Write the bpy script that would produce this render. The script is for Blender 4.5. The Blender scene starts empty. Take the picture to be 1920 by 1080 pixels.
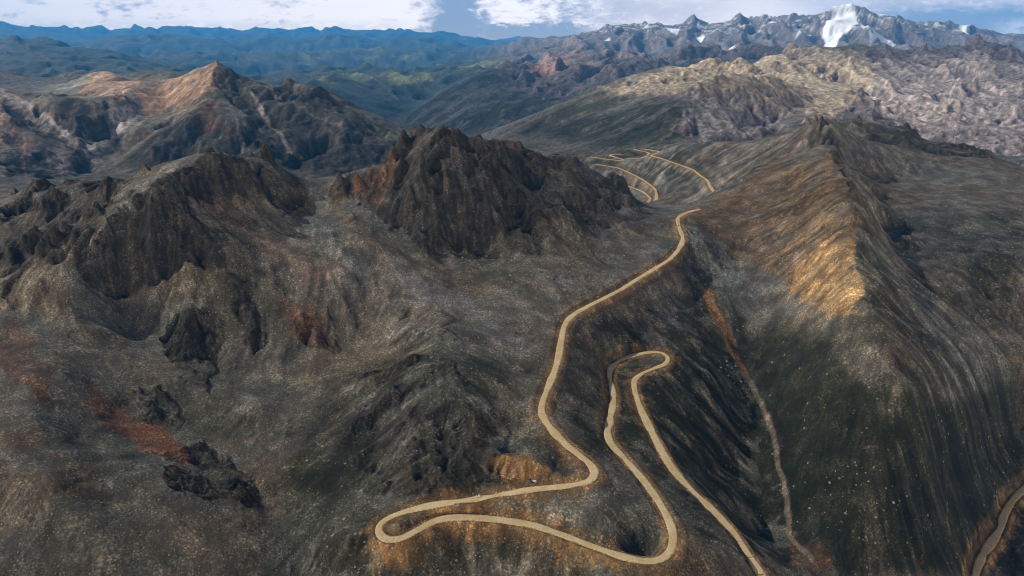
import bpy, math, random
import numpy as np
from concurrent.futures import ThreadPoolExecutor
C = bpy.context.scene.collection
PI = math.pi
rad = math.radians
# ------------------------------------------------------------------ camera
FPX = 1297.0; PITCH = rad(20.2); CP, SP = math.cos(PITCH), math.sin(PITCH)
cam = bpy.data.objects.new('camera', bpy.data.cameras.new('camera')); C.objects.link(cam)
cam.data.sensor_width = 36; cam.data.lens = 36 * FPX / 1920
cam.data.clip_start = 1; cam.data.clip_end = 200000
cam.location = (0, 0, 0); cam.rotation_euler = (PI / 2 - PITCH, 0, 0)
bpy.context.scene.camera = cam
# ------------------------------------------------------------------ light
SUN_EL, SUN_AZ = rad(38), rad(-70)          # azimuth clockwise from the viewing direction (+y)
sd = np.array([math.sin(SUN_AZ) * math.cos(SUN_EL), math.cos(SUN_AZ) * math.cos(SUN_EL), math.sin(SUN_EL)])
sl = bpy.data.lights.new('sun', 'SUN'); sl.energy = 5.0; sl.angle = rad(0.6); sl.color = (1, .90, .76)
so = bpy.data.objects.new('sun', sl); C.objects.link(so)
so.rotation_euler = (PI / 2 - SUN_EL, 0, -SUN_AZ + PI)
sc = bpy.context.scene; sc.render.engine = 'CYCLES'; sc.cycles.use_denoising = True; sc.cycles.filter_width = 1.1; sc.cycles.max_bounces = 4; sc.cycles.volume_bounces = 1
vs = bpy.context.scene.view_settings
vs.view_transform = 'Standard'; vs.look = 'None'; vs.exposure = 0.62; vs.gamma = 1
w = bpy.data.worlds.new('World'); bpy.context.scene.world = w; w.use_nodes = True

class NT:                                    # small node helper
    def __init__(s, nt): s.nt = nt; nt.nodes.clear()
    def n(s, t, **k):
        nd = s.nt.nodes.new(t)
        for a, b in k.items():
            if a == 'inp':
                for i, v in b.items():
                    if isinstance(v, bpy.types.NodeSocket): s.nt.links.new(v, nd.inputs[i])
                    else: nd.inputs[i].default_value = v
            else: setattr(nd, a, b)
        return nd
    def m(s, op, a, b=0.0, c=None, clamp=False):
        d = {0: a, 1: b}
        if c is not None: d[2] = c
        return s.n('ShaderNodeMath', operation=op, use_clamp=clamp, inp=d).outputs[0]
    def mix(s, f, a, b, blend='MIX'):
        nd = s.n('ShaderNodeMix', data_type='RGBA', blend_type=blend)
        for i, v in ((0, f), (6, a), (7, b)):
            if isinstance(v, bpy.types.NodeSocket): s.nt.links.new(v, nd.inputs[i])
            else: nd.inputs[i].default_value = v if i == 0 or len(v) == 4 else (*v, 1)
        return nd.outputs[2]
    def ss(s, x, a, b, lo=0.0, hi=1.0):
        return s.n('ShaderNodeMapRange', interpolation_type='SMOOTHSTEP', inp={0: x, 1: a, 2: b, 3: lo, 4: hi}).outputs[0]
    def noise(s, vec, scale, det=4, rough=.55, dist=0.0, dim='3D', out=0):
        nd = s.n('ShaderNodeTexNoise', noise_dimensions=dim, inp={'Scale': scale, 'Detail': det, 'Roughness': rough, 'Distortion': dist})
        s.nt.links.new(vec, nd.inputs['Vector']); return nd.outputs[out]

def build_world():
    t = NT(w.node_tree)
    out = t.n('ShaderNodeOutputWorld'); bg = t.n('ShaderNodeBackground')
    sky = t.n('ShaderNodeTexSky', sky_type='NISHITA', sun_disc=False, sun_elevation=SUN_EL, sun_rotation=SUN_AZ % (2 * PI), altitude=4500.0, air_density=1.3, dust_density=.6)
    skyc = t.mix(1.0, sky.outputs[0], (.085, .085, .085), 'MULTIPLY')
    co = t.n('ShaderNodeTexCoord').outputs['Generated']
    sep = t.n('ShaderNodeSeparateXYZ', inp={0: co}); x, y, z = sep.outputs
    az = t.m('ARCTAN2', x, y)                              # 0 ahead, + to the right
    el = t.m('ARCSINE', z)
    v = t.n('ShaderNodeCombineXYZ', inp={0: t.m('MULTIPLY', az, 9.0), 1: t.m('MULTIPLY', el, 21.0), 2: 0.3}).outputs[0]
    n1 = t.noise(v, 2.2, 8, .62, .25); n2 = t.noise(v, 6.5, 7, .66, .3); n3 = t.noise(v, .55, 4, .5)
    # bright cumulus: strong to the left, thinning to the right; darker bellies
    nn = t.m('ADD', t.m('MULTIPLY', n1, .62), t.m('MULTIPLY', n2, .38))
    left = t.ss(az, -.02, -.16)
    bright = t.ss(t.m('ADD', nn, t.m('MULTIPLY', left, .10)), .42, .58)
    deck = t.mix(bright, (1.15, .85, .56), (3.2, 2.5, 1.8))
    deckR = t.mix(t.ss(n3, .35, .65), (1.7, 1.2, .74), (2.8, 2.1, 1.45))
    deckR = t.mix(t.ss(n2, .5, .75), deckR, (2.8, 2.2, 1.6))
    col = t.mix(t.ss(az, .06, .16), deck, deckR)
    # blue-grey gaps: a window ahead, one on the far right
    def win(a0, a1, soft, e0, e1):
        azn = t.m('ADD', az, t.m('MULTIPLY', t.m('SUBTRACT', n1, .5), .14))
        g = t.m('MULTIPLY', t.ss(azn, a0 - soft, a0 + soft), t.ss(azn, a1 + soft, a1 - soft))
        eln = t.m('ADD', el, t.m('MULTIPLY', t.m('SUBTRACT', n2, .5), .03))
        return t.m('MULTIPLY', g, t.ss(eln, e1, e0))
    g = t.m('MAXIMUM', win(-.115, -.045, .012, .05, .12), win(-.06, .13, .03, .008, .014))
    g = t.m('MAXIMUM', g, win(.46, .64, .04, .020, .036))
    gapc = t.mix(t.ss(el, -.005, .03), (.90, .62, .36), (.8, .56, .33))
    gapc = t.mix(.05, gapc, skyc)
    col = t.mix(g, col, gapc)
    wl = t.m('MULTIPLY', t.ss(el, .020, .008), t.m('MULTIPLY', t.ss(n2, .36, .52), t.m('ADD', t.ss(az, -.1, -.2), t.ss(az, .56, .62))))
    col = t.mix(wl, col, (2.4, 2.0, 1.5))                   # bright strip low down
    # overhead the deck is thick and grey
    over = t.mix(t.ss(n3, .3, .7), (.10, .097, .09), (.17, .164, .152))
    over = t.mix(.2, over, skyc)
    col = t.mix(t.ss(el, .08, .35), col, over)
    col = t.mix(t.ss(el, -.02, -.2), col, (.10, .16, .24))
    t.nt.links.new(col, bg.inputs[0]); bg.inputs[1].default_value = 1.0
    t.nt.links.new(bg.outputs[0], out.inputs[0])
build_world()

# ------------------------------------------------------------------ pixel rays and terrain control
def q_of(v): b = (540 - v) / FPX; return (-SP + b * CP) / (CP + b * SP)
def th_of(u, v): b = (540 - v) / FPX; return ((u - 960) / FPX) / (CP + b * SP)
def th_q(u, q): b = (q * CP + SP) / (CP - q * SP); return ((u - 960) / FPX) / (CP + b * SP)
ctrl = []                                    # (theta, s, q)
def rng_(u, v, Y):                           # distances, adjusted so that the slopes come out as steep as they look
    u, v, Y = float(u), float(v), float(Y); ip = np.interp
    if u < 1250 and 840 < Y < 2000:
        k = ip(u, [650, 1200], [1, 0]); return Y + k * (ip(Y, [840, 1000, 1500, 1700, 2000], [830, 925, 1190, 1400, 2000]) - Y)
    if u < 860 and 1850 < Y < 4500: return float(ip(Y, [1850, 2000, 2400, 2800, 3300, 3900, 4500], [2000, 2420, 2830, 3040, 3350, 3800, 4500]))
    if u > 1250 and 2450 < Y < 7200:
        k = ip(u, [1250, 1500], [0, 1]); return Y + k * (ip(Y, [2450, 2900, 3500, 4500, 6000, 7200], [2850, 3550, 4250, 5100, 6200, 7200]) - Y)
    if u > 1440 and 560 < Y < 2400:
        k = min((u - 1440) / 160, 1) * (1 - ip(u, [1720, 1870], [0, 1]) * ip(v, [700, 850], [0, 1]))
        return Y + k * (ip(Y, [560, 600, 700, 850, 1050, 1370, 1900, 2200, 2400], [560, 580, 645, 740, 885, 1100, 1610, 2000, 2400]) - Y)
    return Y
def line(pts, step=.03, w=1, fix=False):     # visible polyline of (u, v, Y)
    P = [(th_of(u, v), math.log(Y if fix else rng_(u, v, Y)), q_of(v)) for u, v, Y in pts]
    for a, b in zip(P[:-1], P[1:]):
        d = math.hypot(b[0] - a[0], b[1] - a[1]); k = max(1, int(d / step + .5))
        for i in range(k): f = i / k; ctrl.append(tuple(a[j] + (b[j] - a[j]) * f for j in range(3)))
    ctrl.append(P[-1])
def pts(*L):
    for u, v, Y in L: ctrl.append((th_of(u, v), math.log(rng_(u, v, Y)), q_of(v)))
def hid(*L):                                 # hidden ground: column u, distance Y, height z
    for u, Y, z in L: ctrl.append((th_q(u, z / Y), math.log(Y), z / Y))
def zline(L, step=.02):                      # road nodes (u, v, z)
    line([(u, v, z / q_of(v)) for u, v, z in L], step, 1, True)

ROAD_MAIN = [(1312,392,-342),(1290,398,-341),(1272,408,-340),(1273,425,-343),(1280,450,-347),(1262,480,-354),(1230,502,-361),(1200,520,-366),(1165,542,-369.5),(1130,560,-372),(1095,578,-374.5),(1070,594,-376.5),(1058,612,-378),(1052,640,-380),(1048,665,-381.5),(1040,695,-384),(1026,730,-386),(1016,760,-388),(1018,780,-389.5),(1032,802,-391),(1060,832,-394),(1090,856,-396.5),(1110,874,-398.5),(1114,890,-400),(1100,903,-401.2),(1060,911,-402.6),(1000,917,-404),(950,925,-405.7),(900,934,-407.5),(850,941,-409),(800,949,-410.5),(750,962,-412),(722,975,-413),(711,988,-413.6),(713,1002,-414),(728,1011,-414.2),(755,1008,-414.4),(785,992,-414.6),(815,977,-414.9),(850,970,-415.3),(900,971,-416.2),(950,976,-417.2),(1000,985,-418.4),(1050,1001,-419.6),(1100,1020,-420.8),(1160,1041,-422),(1205,1051,-423),(1235,1049,-423.5),(1255,1035,-424),(1262,1010,-424.5),(1258,985,-425),(1244,955,-425.5),(1225,925,-426),(1200,892,-426.7),(1170,858,-427.5),(1148,835,-428),(1139,812,-428.5),(1144,785,-429),(1149,760,-429.5),(1149,735,-430),(1143,705,-430.6),(1148,687,-431),(1170,672,-431.4),(1200,663,-431.9),(1232,660,-432.4),(1250,667,-432.8),(1249,680,-433.2),(1228,690,-433.9),(1204,700,-434.6),(1190,713,-435.2),(1191,735,-436.5),(1203,770,-439),(1220,805,-442),(1240,845,-445.5),(1262,880,-449),(1290,912,-453),(1325,945,-457),(1358,978,-461),(1382,1008,-464.5),(1405,1042,-468),(1425,1075,-471.5),(1440,1105,-475),(1460,1160,-480)]
ROAD_RIGHT = [(1990,860,-584),(1950,890,-588),(1920,917,-591),(1898,940,-594),(1882,968,-597),(1876,990,-599),(1858,1018,-602),(1842,1042,-605),(1832,1068,-608),(1826,1095,-611),(1815,1140,-616)]
ROAD_FAR1 = [(1352,374,-386),(1342,363,-388),(1332,350,-391),(1326,338,-394),(1313,329,-396),(1300,319,-398),(1280,311,-400.5),(1260,304,-403),(1240,297,-405.5),(1222,291.5,-408),(1229,288,-409.5),(1236,284.5,-411),(1222,281.5,-412),(1204,279,-413.5)]
ROAD_FAR2 = [(1188,279.5,-416),(1200,282.5,-418),(1212,285,-420),(1217,288,-421.5),(1211,293,-424),(1202,296,-426),(1190,297,-428),(1176,297,-430)]
ROAD_FAR3 = [(1164,289,-431),(1152,289,-432),(1144,291,-433.5),(1156,295.5,-436),(1170,300,-438),(1158,300.5,-440),(1135,298,-443),(1107,294,-447)]
ROAD_FAR4 = [(1118,308,-452),(1140,311.5,-455),(1160,315.5,-458),(1180,324,-461),(1200,334,-464),(1217,345,-467),(1228,355,-470),(1231,366,-473),(1229,376,-476),(1220,380,-478.5),(1216,378,-480),(1219,372,-482),(1210,363,-486),(1200,357,-489),(1180,350,-494),(1150,343.5,-500)]
ROADS = [ROAD_MAIN, ROAD_RIGHT, ROAD_FAR1, ROAD_FAR2, ROAD_FAR3, ROAD_FAR4]
for R_ in ROADS: zline(R_)

# --- foreground, left
line([(-60,640,730),(0,580,800),(90,505,870),(140,465,920),(200,415,985),(240,390,1030),(300,330,1120),(330,355,1110),(360,385,1090),(400,440,1030)])      # near crest
line([(120,500,880),(165,530,905),(212,553,925),(240,535,935),(300,495,960),(350,470,985),(400,500,960)])                # cliff foot
line([(-60,400,1250),(0,385,1300),(60,360,1350),(130,340,1400),(190,338,1400),(240,335,1350),(290,330,1200)])            # second crest
line([(0,520,980),(60,480,1030),(130,440,1080),(200,395,1130)])
pts((0,640,745),(60,600,790),(120,640,760),(250,620,840),(350,560,900),(300,700,750),(420,620,850),(420,700,770),(450,560,930),(500,600,880),(560,620,860))
line([(30,580,810),(80,650,735),(125,700,690),(138,760,650),(150,820,610),(230,880,565),(330,925,545),(420,945,548),(480,955,552)])   # grey rim
line([(165,720,700),(220,780,672),(280,820,645),(340,860,612),(410,905,585),(455,930,570)])                                # rust bowl floor
pts((330,720,730),(300,760,700),(420,800,680),(450,850,640),(480,760,700),(540,740,735),(520,680,790))
pts((0,720,650),(60,700,668),(0,800,585),(70,800,590),(0,900,520),(100,900,522),(0,1000,476),(100,1000,480),(200,950,520),(200,1040,465),(350,1000,505),(0,1080,437),(200,1080,450),(400,1080,466),(420,1020,505))
line([(690,560,960),(665,640,840),(635,710,755),(600,780,690),(545,850,635),(500,905,595),(490,940,575),(510,990,540),(540,1040,515),(565,1090,492)])      # left gully
# --- spur above the road
line([(700,500,1060),(760,540,980),(800,565,925),(832,600,850),(852,650,762),(850,700,698),(858,760,650),(850,830,602),(832,890,573)])
pts((700,820,640),(640,900,585),(660,960,540),(720,900,580),(750,760,668),(760,660,790),(940,800,640),(960,850,602),(930,740,690),(930,880,580),(1040,880,582),(900,700,712),(1000,700,755),(970,640,815),(960,590,905))
pts((640,1000,505),(680,1060,482),(760,1060,488),(850,1030,500),(950,1060,492),(1100,1080,488),(1200,1100,486))
line([(815,850,590),(850,890,570)]); pts((830,870,572))
zline([(938,893,-404),(970,896,-403.5),(1010,897,-403),(1050,898,-402.5)])
zline([(922,856,-394),(945,853,-392),(975,862,-391),(1010,872,-391),(1050,884,-394)])
# --- scree slopes to the saddle
line([(380,370,1170),(430,375,1230),(500,400,1250),(540,400,1300),(566,380,1400)])
line([(330,325,1180),(380,308,1260),(430,293,1330),(470,292,1380),(520,318,1430),(556,345,1470)])                           # rocky knoll
line([(560,335,1500),(600,343,1510),(640,338,1500)])
pts((450,420,1140),(480,470,1060),(560,500,1020),(600,420,1250),(600,480,1080),(640,520,1010),(660,400,1290),(700,450,1150),(760,490,1080),(560,560,940),(620,560,945))
# --- middle peak
line([(640,342,1500),(670,330,1500),(705,318,1490),(735,312,1470),(770,284,1450),(800,254,1430),(828,230,1420),(848,238,1420),(868,258,1425),(890,274,1440),(912,278,1450),(930,268,1490),(955,262,1520),(980,272,1540),(1005,290,1560),(1035,303,1570),(1060,296,1590),(1078,288,1600),(1095,305,1600),(1115,325,1580),(1150,350,1530),(1185,375,1480),(1220,397,1420),(1245,406,1370),(1262,405,1335)], .025)
line([(655,360,1460),(690,392,1340),(730,420,1265),(770,445,1210),(815,468,1170),(850,458,1185),(900,462,1180),(960,470,1150),(1020,480,1120),(1100,505,1070),(1160,490,1110),(1220,455,1180),(1255,430,1270)], .025)
line([(700,355,1400),(745,360,1335),(790,350,1285),(840,345,1255),(900,360,1250),(960,375,1260),(1030,400,1240),(1100,430,1200),(1170,440,1220)])
pts((825,300,1330),(900,320,1330),(1000,325,1420),(1060,340,1370))
pts((880,500,1090),(960,520,1040),(1050,530,1010),(1000,580,925),(880,545,1000),(940,560,960),(1100,545,990),(860,600,880),(1000,640,830))
hid((560,1750,-440),(620,1750,-445),(500,1500,-400),(600,1500,-400),(250,1350,-370),(100,1350,-370),(400,1400,-380),(300,2100,-480),(150,2150,-480),(500,2200,-500),(600,2200,-510),(700,1800,-460),(840,1750,-430),(840,2200,-560),(960,1900,-450),(960,2400,-560),(1060,1900,-430),(1060,2500,-560),(1130,1850,-440),(1180,1750,-450),(1230,1650,-440),(460,1700,-420),(330,1500,-380),(200,1650,-400),(60,1650,-400),(-60,1650,-400))
# --- valley right of the road
zline([(1292,436,-346),(1304,439,-347),(1318,443,-348)]); zline([(1292,450,-349.5),(1308,455,-351)])
line([(1303,500,1150),(1312,525,1110),(1330,560,1060),(1360,610,1010),(1385,660,965),(1405,710,918),(1435,780,855),(1462,850,790),(1475,920,728),(1478,970,695),(1505,1015,665),(1560,1080,622),(1620,1150,585)])
pts((1330,700,880),(1340,800,800),(1400,900,738),(1250,600,985),(1200,600,968),(1280,560,1060),(1150,620,915),(1300,640,935),(1420,1000,670),(1350,880,745))
# --- right hand ridge
line([(1545,222,1900),(1552,260,1820),(1565,300,1700),(1598,350,1520),(1597,400,1370),(1594,440,1270),(1600,500,1150),(1612,560,1045),(1640,615,965),(1670,670,900),(1700,730,840)])
line([(1545,222,1900),(1500,243,1960),(1450,262,2030),(1400,273,2100),(1340,268,2250),(1290,265,2450),(1250,270,2600),(1204,276.5,2720),(1180,277,2760)])
line([(1345,372,1480),(1380,335,1600),(1420,310,1700),(1480,288,1780),(1530,280,1800)])
pts((1400,400,1370),(1480,360,1500),(1500,430,1300),(1400,470,1210),(1480,500,1150),(1540,560,1060),(1350,440,1280),(1450,560,1060),(1420,620,1000),(1500,640,960),(1550,700,880),(1480,720,880),(1560,620,970))
pts((1560,800,790),(1540,900,730),(1640,850,765),(1600,960,700),(1560,1000,680),(1700,900,745),(1700,1000,690),(1640,1080,642),(1760,1080,652),(1740,820,800),(1800,950,742),(1790,870,792))
line([(1660,430,1560),(1700,500,1330),(1760,580,1180),(1820,660,1080),(1870,740,1000),(1920,800,945)])
pts((1640,500,1220),(1700,600,1060),(1760,680,960),(1820,780,880),(1850,860,830),(1900,850,850),(1960,950,775),(1910,1020,712),(1900,1080,670),(2000,1080,665),(2000,800,930))
pts((1850,560,1270),(1920,600,1230),(1920,690,1100),(1990,640,1180),(1990,700,1090))
# right hand cirque
line([(1560,232,2150),(1600,228,2200),(1640,235,2200),(1700,248,2200),(1740,272,2150),(1770,282,2120),(1830,290,2100),(1880,318,2000),(1920,338,1930),(1990,370,1850)])
line([(1600,330,1900),(1650,340,1900),(1700,325,1960),(1750,325,1980),(1790,330,1960),(1830,322,1960),(1870,335,1930)])
pts((1640,380,1720),(1700,390,1680),(1760,380,1700),(1850,380,1720),(1920,390,1690),(1740,420,1570),(1800,440,1520),(1850,460,1450),(1920,450,1480),(1780,480,1400),(1840,510,1350),(1920,520,1330),(1990,480,1400),(1700,440,1480))
hid((1560,1950,-330),(1600,2700,-480),(1700,2600,-490),(1800,2500,-490),(1900,2400,-490),(1990,2300,-490),(1500,2400,-430),(1400,2500,-460))
# --- far road shelf
pts((1280,385,1850),(1300,360,1950),(1260,340,2120),(1180,300,2520),(1150,320,2450),(1300,300,2250),(1380,300,2080),(1450,290,1950),(1240,400,1720),(1200,390,1850),(1240,320,2300))
hid((1180,3000,-560),(1100,2900,-600),(1250,2900,-520),(1000,3000,-640),(900,3000,-650),(1350,2650,-450))
# --- grey ribbed mountain and the sunlit ridge behind
line([(1150,262,3500),(1200,240,3550),(1250,205,3600),(1290,182,3600),(1340,166,3550),(1390,157,3500),(1430,150,3600),(1455,142,3750),(1480,150,3850),(1490,165,3900)])
line([(1290,262,2900),(1340,272,2850),(1400,272,2850),(1450,250,2900),(1500,230,3000),(1530,215,3100)])
pts((1420,220,3250),(1480,200,3500),(1340,215,3250),(1520,190,3700),(1560,205,3400),(1580,180,3900))
line([(900,252,4900),(930,240,4900),(1000,213,4900),(1060,190,4900),(1140,155,4900),(1200,135,5000),(1250,124,5100),(1300,130,5300),(1350,132,5500),(1400,125,5700),(1440,108,6000),(1480,92,6300),(1520,92,6500),(1560,95,6500),(1590,90,6300),(1613,84,6100),(1650,98,6200),(1700,100,6500),(1750,92,6900),(1800,88,7200),(1860,90,7200),(1920,100,7000),(1990,105,7000)])
pts((1400,145,4600),(1300,155,4500),(1500,150,4700),(1480,130,5100),(1550,140,4900),(1560,165,4300),(1230,165,4500),(1150,195,4300),(1060,225,4300),(1100,250,3900),(1000,250,4400))
line([(1613,84,6100),(1632,120,5300),(1640,150,4700),(1632,180,4100),(1660,210,3500),(1700,235,3100),(1720,250,2900)])
pts((1700,140,5000),(1740,170,4400),(1760,200,3800),(1790,230,3200),(1700,180,4300),(1850,140,5200),(1850,190,4100),(1920,160,4700),(1850,230,3300),(1920,210,3700),(1870,265,2800),(1920,290,2600),(1990,200,3800),(1990,300,2500),(1620,220,3200))
hid((900,5600,-900),(1000,5700,-950),(1100,5800,-880),(1200,6200,-820),(1300,6800,-760),(1400,7300,-700),(1500,8000,-500),(1600,8000,-450),(1700,8200,-450),(1800,8500,-450),(1920,8500,-450))
# --- left mountain
line([(-60,105,6000),(0,128,5600),(40,140,5300),(80,152,5000),(110,140,4900),(135,133,4900),(160,137,4800),(200,140,4900),(250,136,4900),(310,134,4900),(360,140,4700)])
line([(150,160,4400),(165,140,4300),(200,131,4250),(235,145,4250),(268,163,4200),(290,158,4100),(315,145,4000),(345,143,3980),(370,128,3950),(400,117,3900),(418,122,3880),(430,135,3880),(442,124,3880),(452,135,3860),(480,152,3850),(500,160,3800),(530,165,3780),(552,154,3750),(580,158,3700),(610,172,3650),(640,188,3600),(700,222,3500),(750,252,3400),(780,267,3300),(810,280,3150)], .025)
line([(400,117,3900),(395,150,3650),(398,190,3350),(350,215,3150),(300,250,2950),(240,290,2700),(200,320,2450)])
line([(398,190,3350),(440,235,3000),(480,290,2650),(520,330,2350)])
pts((470,200,3450),(520,230,3250),(560,260,3000),(620,260,3000),(620,300,2700),(690,280,2900),(740,290,2900),(600,330,2400),(540,300,2700),(660,330,2450),(440,300,2700),(380,290,2700),(320,300,2600),(300,320,2400),(320,210,3500),(270,215,3450),(300,180,3800))
line([(160,240,3100),(215,260,3000),(220,290,2850),(165,310,2600),(130,330,2300)])
line([(-60,160,3800),(0,172,3700),(20,188,3500),(60,200,3350),(85,190,3300),(110,185,3350),(140,195,3300),(175,195,3350),(205,178,3500),(235,162,3750),(262,152,3950)])
line([(0,172,3700),(50,205,3350),(100,225,3150),(170,270,2850)])
pts((130,172,4000),(70,175,4100),(180,185,3700),(200,220,3300),(0,250,2700),(60,260,2700),(100,300,2450),(0,300,2300),(40,330,2050),(0,345,1950),(100,335,2100),(200,340,2050))
hid((300,4400,-330),(200,4550,-300),(400,4700,-420),(500,4800,-600),(600,4800,-750),(700,4800,-850),(800,4600,-850),(100,6000,-700),(200,6200,-800),(0,7000,-800),(300,6200,-850),(400,6500,-950),(500,6500,-1000),(650,6500,-1050),(760,6500,-1050),(850,6200,-1000))
# --- deep valley, blue hills
line([(733,219,8100),(760,205,8900),(790,190,9800),(760,232,7400),(800,250,6600)])
line([(780,243,7000),(720,226,7600),(770,205,7500),(830,172,7700),(870,150,8000),(920,128,8400),(950,128,8400),(985,125,8600),(1005,117,8700),(1030,118,9000),(1050,105,9500),(1075,98,9800),(1110,92,10000)])
line([(950,128,8400),(1000,160,7600),(1040,185,6900),(1060,195,6500)])
pts((880,220,6700),(930,190,7000),(830,225,6900),(1000,195,6800),(1080,150,7600),(1150,130,7600),(1200,115,7900),(1100,120,8600),(1300,110,8600),(1250,100,9500))
line([(480,165,9000),(520,152,9300),(560,145,9500),(600,143,9700),(640,146,9800),(700,152,10000),(760,148,10300),(800,142,10800),(850,132,11500),(880,128,12000)])
pts((640,180,8800),(700,195,8600),(560,175,8500),(780,180,9700),(830,160,10000))
line([(520,130,12500),(600,128,13000),(660,122,13500),(700,128,13500),(760,130,13000),(820,125,14500),(860,116,15500),(910,118,15000),(960,112,15500)])
line([(-60,66,14000),(0,70,14000),(60,70,14500),(120,82,14000),(180,95,13500),(250,103,13500),(320,118,13500),(380,130,13500),(450,145,12500),(500,150,12000)])
pts((0,110,10500),(100,120,10000),(200,120,10500),(300,130,10500),(350,140,10500))
line([(300,95,17000),(360,100,16500),(420,105,16500),(480,100,17500),(560,95,18500),(640,92,19500),(700,90,20500),(780,95,20500),(850,98,20500),(900,104,20000)])
pts((300,112,15600),(420,118,15200),(560,112,16800),(700,108,18600),(800,112,18600),(250,80,20500),(400,86,22500),(560,84,24500),(700,84,25000),(820,88,24500))
line([(200,74,22000),(250,66,23000),(290,62,24000),(340,66,25000),(400,74,25000),(440,78,25000),(500,70,26000),(560,72,27000),(620,66,27000),(660,68,27000),(720,72,27000),(800,74,27000),(860,82,26000),(900,90,25000)])
line([(-60,58,32000),(0,56,33000),(70,52,35000),(100,60,35000),(180,60,36000),(260,56,40000),(320,52,40000),(370,51,40000),(430,56,42000),(520,55,43000),(580,53,43000),(650,58,43000),(700,57,43000),(740,60,40000),(770,57,38000),(790,60,38000),(840,67,36000),(900,78,34000)])
hid((100,27000,-700),(300,30000,-700),(500,33000,-800),(700,34000,-800),(850,31000,-900),(100,18500,-1000),(300,20000,-1000),(500,22000,-1050),(700,23500,-1100),(850,23000,-1100),(200,15500,-1100),(450,15000,-1200),(650,16500,-1200),(900,17500,-1100),(1000,20000,-1000))
for u in range(-100, 2100, 100): hid((u, 62000, -300))
for u in range(950, 2100, 100): hid((u, 40000, -600), (u, 24000, -500))
# --- snow range
line([(905,90,19000),(935,84,18000),(960,80,17500),(985,76,17000),(1010,73,16500),(1035,74,16500),(1060,69,16000),(1085,66,15500),(1110,57,15000),(1140,52,14500),(1170,50,14500),(1200,45,14500),(1235,46,14500),(1262,58,14500),(1285,54,14500),(1320,50,14500),(1360,45,14500),(1400,42,14500),(1440,40,14300),(1462,44,14200),(1480,50,14200),(1500,46,14200),(1520,40,14200),(1540,31,14200),(1558,27,14200),(1580,30,14200),(1600,28,14200),(1620,25,14200),(1650,28,14200),(1665,36,14200),(1690,50,14000),(1720,62,13800),(1750,68,13800),(1775,62,14300),(1805,53,14800),(1830,62,14800),(1870,68,14800),(1905,76,14800),(1990,80,14800)], .02)
line([(1490,92,12700),(1530,98,12500),(1570,80,12800),(1590,58,13100),(1605,38,13500),(1620,58,13100),(1640,84,12700),(1680,86,12700),(1730,84,12700),(1800,86,13200),(1900,92,13400)])
pts((1550,55,13500),(1660,55,13500),(1560,75,13100),(1500,70,13300),(1450,62,13400))
line([(1080,105,12600),(1130,98,12600),(1200,92,12800),(1260,88,12800),(1330,85,12800),(1400,84,12800),(1450,86,12700)])
line([(1240,112,9500),(1290,96,9300),(1330,88,9300),(1370,92,9300),(1410,82,9200),(1450,88,9100),(1480,92,9000)])
line([(1180,125,8600),(1230,112,8500),(1290,112,8400),(1350,110,8300),(1400,106,8300),(1440,102,8200)])
hid((1250,10700,-480),(1350,10700,-430),(1450,10700,-400),(1550,10500,-330),(1650,10500,-330),(1750,10500,-300),(1850,10500,-300),(1950,10500,-300),(1100,11300,-560),(1200,11300,-500))
line([(1020,100,12500),(1060,92,12500),(1100,82,12800)])
# --- below the frame
for u in range(-100, 2100, 200):
    zb = np.interp(u, [0, 400, 900, 1400, 1900], [-415, -455, -465, -520, -625])
    hid((u, 390, zb), (u, 320, zb - 8), (u, 250, zb - 12))

ctrl = np.array(ctrl)
key = np.unique(np.round(ctrl[:, :2] / .004).astype(int), axis=0, return_index=True)[1]
ctrl = ctrl[np.sort(key)]
def fit_eval(P, grid_t, grid_s, kt=1.0, ks=1.0):
    X = P[:, :2] * [kt, ks]
    D = np.sqrt(((X[:, None] - X[None]) ** 2).sum(-1) + 1e-6)
    n = len(P); A = np.zeros((n + 3, n + 3)); A[:n, :n] = D - np.eye(n) * .0008
    A[:n, n] = 1; A[:n, n + 1:] = X; A[n:, :n] = A[:n, n:].T
    wts = np.linalg.solve(A, np.r_[P[:, 2], 0, 0, 0])
    T, S = np.meshgrid(grid_t * kt, grid_s * ks); out = np.empty(T.shape)
    def job(i):
        d = np.sqrt((T[i, :, None] - X[:, 0]) ** 2 + (S[i, :, None] - X[:, 1]) ** 2 + 1e-6)
        out[i] = d @ wts[:n] + wts[n] + wts[n + 1] * T[i] + wts[n + 2] * S[i]
    with ThreadPoolExecutor(4) as ex: list(ex.map(job, range(len(grid_s))))
    return out

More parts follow.
